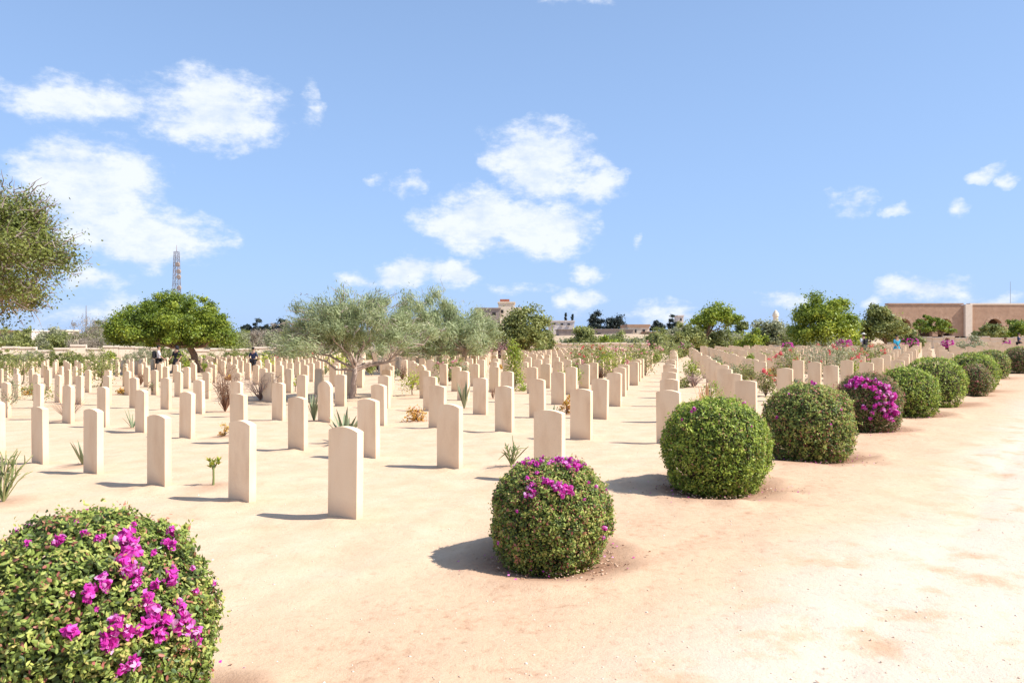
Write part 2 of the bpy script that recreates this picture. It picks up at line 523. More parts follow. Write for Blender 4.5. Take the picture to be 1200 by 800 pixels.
plant('tuft', 489, 494, h=.27, r=.18, n=420, pal='yellow', leaf=.035, label='round yellow and red cushion plant on a little sand mound', cat='succulent')
plant('twigs', 264, 483, h=.60, r=.26, n=70, pal='dry', label='tall rust-brown dry shrub in the gap beside the aisle', cat='dry shrub')
plant('twigs', 305, 470, h=.46, r=.42, n=70, pal='blush', label='bare pinkish twiggy shrub right of the rust-brown one', cat='dry shrub')
plant('shrublet', 11, 489, h=.52, r=.13, n=420, pal='grey', leaf=.035, label='young green shrub on a dark leaning stem at the left edge', cat='shrub')
plant('tuft', 29, 463, h=.13, r=.15, n=200, pal='yellow', leaf=.03, label='flat orange succulent mat in the third row at far left', cat='succulent')
plant('shrublet', 26, 450, h=.95, r=.42, n=1300, pal='olive', leaf=.05, label='olive-green shrub standing among far stones near the left edge', cat='shrub')
plant('shrublet', 118, 453, h=.85, r=.45, n=1300, pal='olive', leaf=.05, label='loose olive shrub hiding stones behind the fifth front stone', cat='shrub')
plant('tuft', 146, 462, h=.12, r=.2, n=200, pal='yellow', leaf=.03, label='small orange-red ground plant in the fourth row', cat='succulent')
plant('twigs', 165, 451, h=.42, r=.12, n=50, pal='dry', label='narrow russet dry plant squeezed between two stones on the left', cat='dry shrub')
plant('shrublet', 179, 463, h=.34, r=.13, n=200, pal='grey', leaf=.04, label='thin grey-green seedling in the fourth row', cat='shrub')
plant('shrublet', 212, 440, h=.7, r=.2, n=420, pal='bright', leaf=.05, label='fresh green shrub below the dark-clothed visitor', cat='shrub')
plant('tuft', 229, 430, h=.5, r=.28, n=420, pal='bright', leaf=.05, label='leafy green clump at the foot of the round-crowned tree', cat='shrub')
plant('shrublet', 483, 463, h=.48, r=.21, n=520, pal='brightyellow', leaf=.035, label='yellow-green bush on a thin stem in the open aisle', cat='shrub')
plant('blades', 544, 479, h=.36, r=.12, n=20, w=.03, pal='agave', parts=True, label='striped upright agave with stiff leaves between third-row stones', cat='agave')
plant('tuft', 512, 449, h=.14, r=.12, n=120, pal='olive', leaf=.04, label='low dark green cushion near the stiff striped agave', cat='succulent')
plant('cone', 602, 458, h=1.05, r=.27, n=2600, pal='bright', leaf=.05, label='narrow bright green conical shrub taller than the stones round it', cat='shrub')
plant('drygrass', 578, 467, h=.18, r=.07, n=30, pal='dry', label='tiny dark brown dead tuft at the foot of a fourth-row stone', cat='dry grass')
plant('tuft', 664, 487, h=.32, r=.13, n=330, pal='yellow', leaf=.04, label='orange-brown leafy plant peeping out left of a third-row stone', cat='succulent')
plant('blades', 648, 492, h=.24, r=.15, n=7, w=.03, pal='agave', parts=False, label='small aloe behind the stone next to the round bush', cat='aloe')
plant('oleander', 688, 440, h=.95, r=.48, n=1700, pal='olive', fl='red', nf=16, label='oleander covered in coral-red flowers left of the aisle', cat='oleander')
plant('oleander', 720, 447, h=.90, r=.42, n=1200, pal='bright', fl='pink', nf=8, label='yellow-green shrub with few pale pink flowers beside the coral oleander', cat='shrub')
plant('twigs', 703, 447, h=.42, r=.32, n=80, pal='dry', label='dark red twiggy shrub behind a stone at the aisle', cat='dry shrub')
plant('oleander', 756, 440, h=1.05, r=.48, n=1900, pal='olive', fl='pink', nf=18, label='tall open oleander with pink blooms standing in the sandy aisle', cat='oleander')
plant('shrublet', 786, 424, h=.9, r=.5, n=900, pal='olive', leaf=.06, label='dark green shrub behind the pink oleander', cat='shrub')
plant('boug', 802, 418, h=.95, r=.33, n=500, pal='olive', fl='mag', nf=18, label='small magenta bougainvillea at the far end of the aisle', cat='bougainvillea')
plant('shrublet', 811, 453, h=.62, r=.14, n=600, pal='bright', leaf=.04, label='upright green plant above a purple dry base right of the aisle', cat='shrub')
plant('twigs', 813, 454, h=.34, r=.18, n=60, pal='blush', label='purple-brown dry twigs at the base of the upright green plant', cat='dry shrub')
plant('blades', 829, 500, h=.56, r=.22, n=26, w=.03, pal='peach', parts=False, label='peach and cream dry-leaved plant rising behind the bright round bush', cat='dry plant')
plant('tuft', 843, 428, h=.3, r=.25, n=200, pal='dry', leaf=.05, label='little dark red bush tucked among crowded stones right of the aisle', cat='shrub')
plant('oleander', 968, 446, h=.98, r=.62, n=2400, pal='grey', fl='red', nf=14, label='wide oleander with scattered coral flowers behind the round bushes', cat='oleander')
plant('oleander', 1014, 437, h=.92, r=.50, n=1600, pal='olive', fl='red', nf=12, label='second coral-flowered oleander, in front of the white-hatted visitor', cat='oleander')
plant('blades', 926, 446, h=.45, r=.3, n=22, w=.04, pal='peach', parts=False, label='brown withered clump right of the third round bush top', cat='dry plant')
plant('drygrass', 1022, 428, h=.5, r=.35, n=60, pal='dry', label='reddish dry tuft right of the second coral oleander', cat='dry grass')
plant('blades', 512, 441, h=.62, r=.22, n=18, w=.06, pal='agave', parts=False, label='tall dark green agave among flowering bushes in the middle', cat='agave')
plant('oleander', 498, 431, h=.95, r=.6, n=1500, pal='grey', fl='pink', nf=14, label='grey-green bush with dull pink flowers behind the middle rows', cat='oleander')
plant('oleander', 522, 424, h=1.0, r=.7, n=1500, pal='olive', fl='red', nf=10, label='dark red flowering bush under the second feathery tree', cat='oleander')
plant('tuft', 537, 422, h=1.0, r=.55, n=900, pal='olive', leaf=.08, label='dark green rounded bush beside the second feathery tree', cat='shrub')
plant('oleander', 556, 423, h=.95, r=.8, n=1500, pal='blush', fl='pink', nf=16, label='leftmost dusty pink bush in front of the far olive trees', cat='shrub')
plant('oleander', 586, 420, h=.95, r=.8, n=1500, pal='blush', fl='pink', nf=16, label='dusty pink bush just left of the bright conical shrub', cat='shrub')
plant('tuft', 447, 437, h=.38, r=.16, n=200, pal='dry', leaf=.05, label='dark brown dead cushion beside the middle aisle', cat='dry plant')
plant('shrublet', 396, 441, h=.85, r=.26, n=520, pal='brightyellow', leaf=.05, label='lime-yellow bush left of the feathery tree trunk', cat='shrub')
plant('oleander', 347, 430, h=.95, r=.55, n=1200, pal='olive', fl='red', nf=14, label='dark green bush with dull red blooms left of the feathery tree', cat='oleander')
plant('shrublet', 311, 437, h=.75, r=.22, n=420, pal='brightyellow', leaf=.05, label='yellow-green shrub behind the pinkish twigs', cat='shrub')
plant('shrublet', 346, 459, h=.52, r=.09, n=160, pal='brightyellow', leaf=.04, label='spindly yellow-green plant between two stones left of the trunk', cat='shrub')
plant('drygrass', 180, 446, h=.36, r=.1, n=30, pal='dry', label='thin brown tuft left of the backpack visitor', cat='dry grass')

MEAS = [(0,0,401,501,611),(0,1,280,492,592),(0,2,183,485,574),(0,3,106,478,559),(0,4,44,473.5,545),(0,5,-6,468,535),
(1,0,525,474,546.5),(1,-1,642,479,None),(1,1,430,469,536),(1,2,347,465,528),(1,3,278,461,None),(1,4,217,457.5,515.5),(1,5,164,455,508.5),(1,6,119,452,502),(1,7,78,450,498.5),(1,8,43,448.5,494),
(2,-2,783,457.5,519.5),(2,-1,680,454.5,515.5),(2,0,590,451,508.5),(2,1,511,449.5,504),(2,2,443,449,501),(2,3,380,447,497),(2,4,325,447,493),(2,5,276,446,None),(2,6,232,444,486),(2,7,193,442,481),(2,8,156,441,480),(2,9,124,440,None),(2,10,92,440,None),(2,11,67,439.5,None),(2,12,41,438,None),(2,13,19,437,None),
(3,-3,874,446,None),(3,-2,784,444.5,None),(3,-1,702,443.5,490),(3,0,629,443,489),(3,1,562,442,484.5),(3,2,503,440,None),(3,3,449,439,None),(3,4,398,438.5,476),(3,5,353,438,None),(3,6,313,436.5,None),(3,8,241,435,467.5),(3,9,208,434,466),(3,10,180,434,None),
(4,-1,719,436,475.5),(4,-2,784,435.5,None),(4,-3,858,437,None)]
P0, AV, BV = np.array([-1.518, 6.614]), np.array([-1.2312, .8704]), np.array([.6722, 3.0396])

# =================================================================== ground sheet
def axis(fine0, fine1, step, lo, hi, growth=1.16):
    a = list(np.arange(fine0, fine1, step))
    s, x = step, fine1
    while x < hi:
        a.append(x); s = s * growth if s < 400 else s; x += s
    a.append(hi)
    s, x, b = step, fine0, []
    while x > lo:
        s = s * growth if s < 400 else s; x -= s; b.append(max(x, lo))
    return np.array(sorted(set(np.round(b + a, 4))))


GX = axis(-6.5, 8.5, .055, -4000, 4000, 1.07)
GY = axis(2.9, 12.5, .055, -300, 6000, 1.05)
XX, YY = np.meshgrid(GX, GY)


def vnoise(X, Y, s, seed=0):
    """cheap smooth value noise"""
    r_ = np.random.default_rng(seed).random((64, 64))
    x, y = X / s, Y / s
    xi, yi = np.floor(x).astype(int), np.floor(y).astype(int)
    fx, fy = x - xi, y - yi
    fx, fy = fx * fx * (3 - 2 * fx), fy * fy * (3 - 2 * fy)
    g = lambda i, j: r_[i % 64, j % 64]
    return (g(xi, yi) * (1 - fx) + g(xi + 1, yi) * fx) * (1 - fy) + (g(xi, yi + 1) * (1 - fx) + g(xi + 1, yi + 1) * fx) * fy - .5


def ground(X, Y):
    X = np.asarray(X, float); Y = np.asarray(Y, float)
    z = gslope(X, Y)
    near = np.clip((60 - Y) / 30, 0, 1) * (np.abs(X) < 60)
    z = z + near * (vnoise(X, Y, 1.1, 1) * .030 + vnoise(X, Y, .42, 2) * .016)
    z = z + (Y > 85) * (Y < 250) * np.clip((Y - 85) / 30, 0, 1) * (vnoise(X, Y, 9, 4) * .9)
    for (mx, my, r, h) in MOUNDS:
        d = np.hypot(X - mx, Y - my)
        z = z + np.where(d < r * 1.6, h * np.clip(1 - d / (r * 1.3), 0, 1) ** .7, 0)
    return z


def gz(X, Y):
    return float(ground(np.array([X]), np.array([Y]))[0])


ZZ = ground(XX, YY)
ZZ += ((YY < 14) * (YY > 2)) * (vnoise(XX, YY, .34, 13) * .016 + vnoise(XX, YY, .16, 3) * .006 + vnoise(XX, YY, .09, 7) * .003) * (np.abs(XX) < 12)
hdist = hedge_dist(XX, YY)
for rut_ in (-2.3, -3.75, -5.4, -6.8):
    ZZ -= .016 * np.exp(-((hdist - rut_ - vnoise(XX, YY, 3.0, 21) * .35) / .13) ** 2) * (YY < 30) * (.5 + vnoise(XX, YY, 1.4, 22))
for (x, y, r, h, k) in HEDGE[:9]:
    dr = np.hypot(XX - x, YY - y) / r
    ZZ += .024 * np.exp(-((dr - 1.5) / .26) ** 2) * (.8 + 2.6 * vnoise(XX, YY, .27, 41)) - .055 * np.exp(-(dr / .95) ** 4)
ZZ += .010 * np.clip(vnoise(XX, YY, .22, 31) * 3 - .6, 0, 1) * (YY < 16) * (np.abs(XX) < 14)
for (r_, k_, xc_, yt_, yb_) in MEAS[:32]:
    g_ = .0165 * (P0 + k_ * AV + r_ * BV)[0]
    Yt_ = (EYE - g_ - .826) * F_PX / (yt_ - 400)
    Ys_ = .5 * Yt_ + .5 * ((EYE - g_) * F_PX / (yb_ - 400) if yb_ else Yt_)
    Xs_ = (xc_ - 600) / F_PX * Ys_
    d_ = np.hypot(XX - Xs_, (YY - Ys_))
    ZZ += np.where(d_ < .5, .022 * np.clip(1 - d_ / .42, 0, 1) * (1 + 1.6 * vnoise(XX, YY, .12, 33)), 0)
wob = vnoise(XX, YY, 2.3, 5) * 1.2 + vnoise(XX, YY, .7, 6) * .5
road = np.clip((-hdist - 1.25 + wob) / .9, 0, 1) * (YY < 75)
bed = np.clip(1.25 - np.abs(hdist + .45 + wob * .6) / 1.15, 0, 1) * (YY < 60)
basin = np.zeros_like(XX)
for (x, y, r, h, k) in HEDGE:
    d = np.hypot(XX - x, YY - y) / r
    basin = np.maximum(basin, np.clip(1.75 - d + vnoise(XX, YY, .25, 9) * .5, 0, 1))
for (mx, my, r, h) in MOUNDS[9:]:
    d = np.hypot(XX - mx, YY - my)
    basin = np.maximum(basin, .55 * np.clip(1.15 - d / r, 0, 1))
nx, ny = len(GX), len(GY)
idx = np.arange(nx * ny).reshape(ny, nx)
Fq = np.stack([idx[:-1, :-1], idx[:-1, 1:], idx[1:, 1:], idx[1:, :-1]], -1).reshape(-1, 4)
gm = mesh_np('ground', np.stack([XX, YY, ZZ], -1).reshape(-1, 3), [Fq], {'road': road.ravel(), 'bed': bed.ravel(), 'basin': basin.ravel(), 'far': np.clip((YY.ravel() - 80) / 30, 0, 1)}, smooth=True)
M_GROUND, n, l, p = new_mat('sandy_ground')
t = n.new('ShaderNodeTexCoord')


def nse(scale, detail=6, rough=.6, vec=None):
    k = n.new('ShaderNodeTexNoise')
    k.inputs['Scale'].default_value = scale; k.inputs['Detail'].default_value = detail; k.inputs['Roughness'].default_value = rough
    l.new(vec or t.outputs['Object'], k.inputs['Vector'])
    return k.outputs['Fac']


def mix(fac, a, b, blend='MIX'):
    k = n.new('ShaderNodeMix'); k.data_type = 'RGBA'; k.blend_type = blend
    for s, v in ((0, fac), (6, a), (7, b)):
        if isinstance(v, (int, float)): k.inputs[s].default_value = v
        elif isinstance(v, tuple): k.inputs[s].default_value = (*v, 1)
        else: l.new(v, k.inputs[s])
    return k.outputs[2]


def att(name):
    k = n.new('ShaderNodeAttribute'); k.attribute_name = name
    return k.outputs['Fac']


def mth(op, a, b=0.0, clamp=False):
    k = n.new('ShaderNodeMath'); k.operation = op; k.use_clamp = clamp
    for i, v in enumerate((a, b)):
        if isinstance(v, (int, float)): k.inputs[i].default_value = v
        else: l.new(v, k.inputs[i])
    return k.outputs[0]


big, mid, fine, grit = nse(.35, 5), nse(2.2, 8, .65), nse(14, 6, .7), nse(75, 3, .7)
r = ramp(n, [(.28, (.56, .385, .245)), (.5, (.615, .442, .295)), (.72, (.64, .485, .34))])
l.new(mid, r.inputs[0])
rr = ramp(n, [(.32, (.53, .33, .21)), (.42, (.60, .445, .32)), (.47, (.63, .50, .385)), (.60, (.625, .49, .385)), (.75, (.64, .51, .415))])
l.new(mid, rr.inputs[0])
rb = ramp(n, [(.3, (.42, .235, .14)), (.5, (.55, .345, .215)), (.75, (.62, .42, .28))])
l.new(fine, rb.inputs[0])
roadf = mth('MULTIPLY', att('road'), mth('ADD', mth('MULTIPLY', mth('SUBTRACT', mid, .5), 2.2), .95), True)
col = mix(roadf, r.outputs[0], rr.outputs[0])
bedf = mth('MULTIPLY', att('bed'), mth('ADD', mth('MULTIPLY', mth('SUBTRACT', mid, .45), 3.0), .45), True)
col = mix(mth('MULTIPLY', bedf, .9), col, rb.outputs[0])
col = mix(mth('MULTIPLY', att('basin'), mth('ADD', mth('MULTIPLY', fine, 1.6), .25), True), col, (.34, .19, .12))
gr = ramp(n, [(.26, (.74, .68, .64)), (.43, (1, 1, 1)), (.68, (1.0, 1.0, 1.0))])
l.new(fine, gr.inputs[0])
col = mix(.75, col, gr.outputs[0], 'MULTIPLY')
g2 = ramp(n, [(.26, (.55, .47, .42)), (.39, (1, 1, 1))])
l.new(grit, g2.inputs[0])
col = mix(.8, col, g2.outputs[0], 'MULTIPLY')
spk = nse(260, 2, .6)
g3 = ramp(n, [(.30, (.70, .64, .58)), (.45, (1, 1, 1))])
l.new(spk, g3.inputs[0])
col = mix(.7, col, g3.outputs[0], 'MULTIPLY')
# a few reddish clay scars on the track
sc1 = ramp(n, [(.60, (0, 0, 0)), (.72, (1, 1, 1))])
l.new(big, sc1.inputs[0])
col = mix(mth('MULTIPLY', sc1.outputs[0], mth('MULTIPLY', fine, .75)), col, (.57, .39, .27))
farm = mix(mth('MULTIPLY', att('far'), .8), col, (.42, .32, .22))
col = farm
l.new(col, p.inputs['Base Color'])
p.inputs['Roughness'].default_value = .95
p.inputs['Specular IOR Level'].default_value = .15
b1 = n.new('ShaderNodeBump'); b1.inputs['Strength'].default_value = .5; b1.inputs['Distance'].default_value = .022
l.new(fine, b1.inputs['Height'])
b2 = n.new('ShaderNodeBump'); b2.inputs['Strength'].default_value = .45; b2.inputs['Distance'].default_value = .008
l.new(grit, b2.inputs['Height']); l.new(b1.outputs[0], b2.inputs['Normal']); l.new(b2.outputs[0], p.inputs['Normal'])
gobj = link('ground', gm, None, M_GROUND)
gobj['kind'] = 'structure'

# =================================================================== headstones
TH = math.radians(36.5)
SW, ST, SH = .375, .079, .826


def headstone_mesh(name, w=SW, t=ST, h=SH, rise=.032, seg=10, bev=.004, below=.12):
    bm = bmesh.new()
    pts = [(-w / 2, -below), (w / 2, -below), (w / 2, h - rise)]
    R = (w * w / 4 + rise * rise) / (2 * rise)
    for i in range(1, seg):
        x = w / 2 - w * i / seg
        pts.append((x, h - R + math.sqrt(R * R - x * x)))
    pts.append((-w / 2, h - rise))
    fv = [bm.verts.new((x, -t / 2, z)) for x, z in pts]
    bv = [bm.verts.new((x, t / 2, z)) for x, z in pts]
    bm.faces.new(fv); bm.faces.new(list(reversed(bv)))
    m = len(pts)
    for i in range(m):
        j = (i + 1) % m
        bm.faces.new((fv[j], fv[i], bv[i], bv[j]))
    bmesh.ops.bevel(bm, geom=[e for e in bm.edges if e.calc_face_angle(0) > .5], offset=bev, segments=2, affect='EDGES')
    return bm_mesh(name, bm)


HS = [headstone_mesh('headstone'), headstone_mesh('headstone_lower_arch', rise=.026, h=SH - .006), headstone_mesh('headstone_high_arch', rise=.038, h=SH + .004), headstone_mesh('headstone_worn', w=SW - .006, bev=.008)]
HS_ROUND = headstone_mesh('headstone_round_top', rise=.115, h=SH + .03, seg=16)
for m_ in HS + [HS_ROUND]:
    m_.materials.append(M_STONE)

stones = {}
for (r_, k_, xc, yt, yb) in MEAS:
    lat = P0 + k_ * AV + r_ * BV
    g = 0.0165 * lat[0]
    Yt = (EYE - g - SH) * F_PX / (yt - 400)
    Yb = (EYE - g) * F_PX / (yb - 400) if yb else Yt
    Y = .5 * Yt + .5 * Yb
    stones[(r_, k_)] = ((xc - 600) / F_PX * Y + .02, Y + .03)


def ymax(X, Y):
    f = X / Y
    lim = 58 if f < -.45 else (66 if f < -.30 else (76 if f < .1 else 78))
    return lim


for r_ in range(0, 38):
    for k_ in range(-40, 60):
        if (r_, k_) in stones or (r_ <= 2):
            continue
        q = P0 + k_ * AV + (r_ if r_ < 5 else 5 + (r_ - 5) * .83) * BV
        if k_ < -24: continue
        q = q + rng.normal(size=2) * .04
        X, Y = q
        if Y < 9 or Y > ymax(X, Y) or abs(X / Y) > .74: continue
        if hedge_dist(X, Y) < 1.75: continue
        if rng.random() < (.015 if X / Y < .22 else .10): continue
        stones[(r_, k_)] = (X, Y)
    # the row continues out of frame on the left: first three rows too
for r_ in (0, 1, 2):
    for k_ in range(5, 16):
        if (r_, k_) not in stones:
            q = P0 + k_ * AV + r_ * BV
            if -.76 < q[0] / q[1] < -.66: stones[(r_, k_)] = tuple(q)

trunk_spots = [at(413, 466), at(232, 434), at(545, 428)]
keep = {}
for key, (X, Y) in stones.items():
    if any(math.hypot(X - a, Y - b) < .55 for a, b in trunk_spots): continue
    if key[0] > 3 and any(math.hypot(X - q['X'], Y - q['Y']) < .2 for q in PL): continue
    keep[key] = (X, Y)
stones = keep
order = sorted(stones.items(), key=lambda kv: kv[1][1])
ORD = ['first', 'second', 'third', 'fourth', 'fifth', 'sixth', 'seventh', 'eighth', 'ninth', 'tenth', 'eleventh', 'twelfth', 'thirteenth', 'fourteenth',
       'fifteenth', 'sixteenth', 'seventeenth', 'eighteenth', 'nineteenth', 'twentieth', 'twenty-first', 'twenty-second', 'twenty-third', 'twenty-fourth', 'twenty-fifth',
       'twenty-sixth', 'twenty-seventh', 'twenty-eighth', 'twenty-ninth', 'thirtieth']
ORD += ['thirty-' + w for w in ORD[:9]] + ['fortieth'] + ['forty-' + w for w in ORD[:9]] + ['fiftieth']
rows = {}
for (r_, k_), pos in stones.items():
    rows.setdefault(r_, []).append(k_)
SPECIAL = {(0, 0): 'nearest pale headstone, rightmost in the front row, sharp shadow to its left',
           (0, 1): 'second front-row headstone, just right of the small one-stemmed succulent',
           (0, 2): 'third headstone from the right in the front row, bare sand around it',
           (0, 3): 'fourth front-row headstone, with a thin-leaved aloe at its left foot',
           (0, 4): 'fifth headstone from the right in the front row, near the left edge',
           (0, 5): 'front-row headstone cut off by the left edge of the view',
           (1, -1): 'headstone directly behind the second round bush with magenta top',
           (1, 0): 'lone headstone on open sand left of the second round bush, second row',
           (2, -2): 'wide-looking headstone left of the bright green round bush, at the end of the third row',
           (3, -3): 'headstone between the bright green round bush and the next bush',
           (2, 11): 'headstone in front of the far left group, eleventh along the third row',
           (1, 7): 'second-row headstone with rust-brown dry grass bristling on both sides'}
rest_V, rest_F, rest_n = [], [], 0
count = 0
for (key, (X, Y)) in order:
    r_, k_ = key
    jz = rng.normal() * .007
    rz = -TH + rng.normal() * math.radians(1.3)
    rx, ry = rng.normal() * math.radians(.5), rng.normal() * math.radians(.5)
    if key == (0, 0): ry = math.radians(.5)
    me = HS[int(rng.integers(4))]
    if (key[0] >= 4 and rng.random() < .02) or key == (2, 3): me = HS_ROUND
    z = gz(X, Y) + jz - .004
    if count < 300:
        o = bpy.data.objects.new('headstone', me)
        COL.objects.link(o)
        o.location = (X, Y, z)
        o.rotation_euler = (rx, ry, rz)
        ks = sorted(rows[r_])
        pos = ks.index(k_)
        if key in SPECIAL:
            lb = SPECIAL[key]
        else:
            shape = 'round-topped' if me is HS_ROUND else 'pale'
            lb = f'{shape} headstone, {ORD[pos]} from the right in the {ORD[r_]} row from the front'
        tag(o, lb, 'headstone', 'limestone headstones in rows on the sand')
    else:
        nv = len(me.vertices)
        co = np.empty(nv * 3); me.vertices.foreach_get('co', co)
        M = np.array(Matrix.Translation((X, Y, z)) @ Euler((rx, ry, rz)).to_matrix().to_4x4())
        rest_V.append(co.reshape(-1, 3) @ M[:3, :3].T + M[:3, 3])
        for pg in me.polygons:
            rest_F.append([v + rest_n for v in pg.vertices])
        rest_n += nv
    count += 1
if rest_V:
    me = bpy.data.meshes.new('distant_headstones')
    me.from_pydata(np.concatenate(rest_V).tolist(), [], rest_F)
    o = link('distant_headstones', me, None, M_STONE)
    tag(o, 'hundreds of tiny pale headstones packed in the farthest rows', 'headstones', None, 'stuff')
print('STONES', count, 'rest', max(0, count - 300))

# =================================================================== hedge shrubs
LM = {'green': M_BOUG, 'mixed': M_BOUG, 'bright': M_BOUG_BRIGHT, 'red': M_BOUG_RED}


def cluster_mesh(name, nb, R, size, mat):
    C = unit(rng.normal(size=(nb, 3))) * (R * rng.random((nb, 1)) ** .5)
    C[:, 2] *= .8
    Nn = unit(C + rng.normal(size=(nb, 3)) * R * .6)
    V, f, var = leaves(C, Nn, size * (.75 + .5 * rng.random(nb)), .85, .35, True)
    me = mesh_np(name, V, f, {'var': var})
    me.materials.append(mat)
    return me


CL = [cluster_mesh('magenta_cluster', 26, .030, .026, M_FLOWER) for _ in range(5)]
CLR = [cluster_mesh('coral_cluster', 14, .06, .055, M_FLOWER_RED) for _ in range(3)]
CLP = [cluster_mesh('pink_cluster', 12, .06, .05, M_FLOWER_PINK) for _ in range(3)]
bm = bmesh.new()
lv = [bm.verts.new(q) for q in ((0, -.5, 0), (.2, -.25, -.06), (.22, .1, -.07), (0, .5, -.03), (-.22, .1, -.07), (-.2, -.25, -.06), (0, 0, .0))]
for a_, b_ in ((0, 1), (1, 2), (2, 3), (3, 4), (4, 5), (5, 0)):
    bm.faces.new((lv[a_], lv[b_], lv[6]))
LEAF1 = bm_mesh('single_leaf', bm)
SL = []
for i, c in enumerate([(.10, .16, .03), (.17, .23, .05), (.26, .28, .08), (.06, .10, .025)]):
    mm, n_, l_, p_ = new_mat('single_leaf_green_%d' % i)
    p_.inputs['Base Color'].default_value = (*c, 1); p_.inputs['Roughness'].default_value = .45
    me_ = LEAF1.copy(); me_.materials.append(mm); SL.append(me_)


def shrub_shape(d, r, h):
    """direction (n,3) from the middle -> surface point of a clipped dome standing on the soil, local coords"""
    zc = h * .5
    ex = 2.3
    a = (np.abs(d[:, 0]) / r) ** 2 + (np.abs(d[:, 1]) / r) ** 2
    vert = np.where(d[:, 2] > 0, h * .5, h * .62)
    s_ = (a ** (ex / 2) + (np.abs(d[:, 2]) / vert) ** ex) ** (-1 / ex)
    # stop where the dome meets the ground
    low = d[:, 2] < 0
    lim = np.where(low, (zc - .015) / np.maximum(-d[:, 2], 1e-6), 1e9)
    s_ = np.minimum(s_, lim)
    P = d * s_[:, None]
    P[:, 2] += zc
    return P


def lump(P, s, seed):
    return np.array([mnoise.noise(Vector((p[0] * s + seed, p[1] * s, p[2] * s))) for p in P])


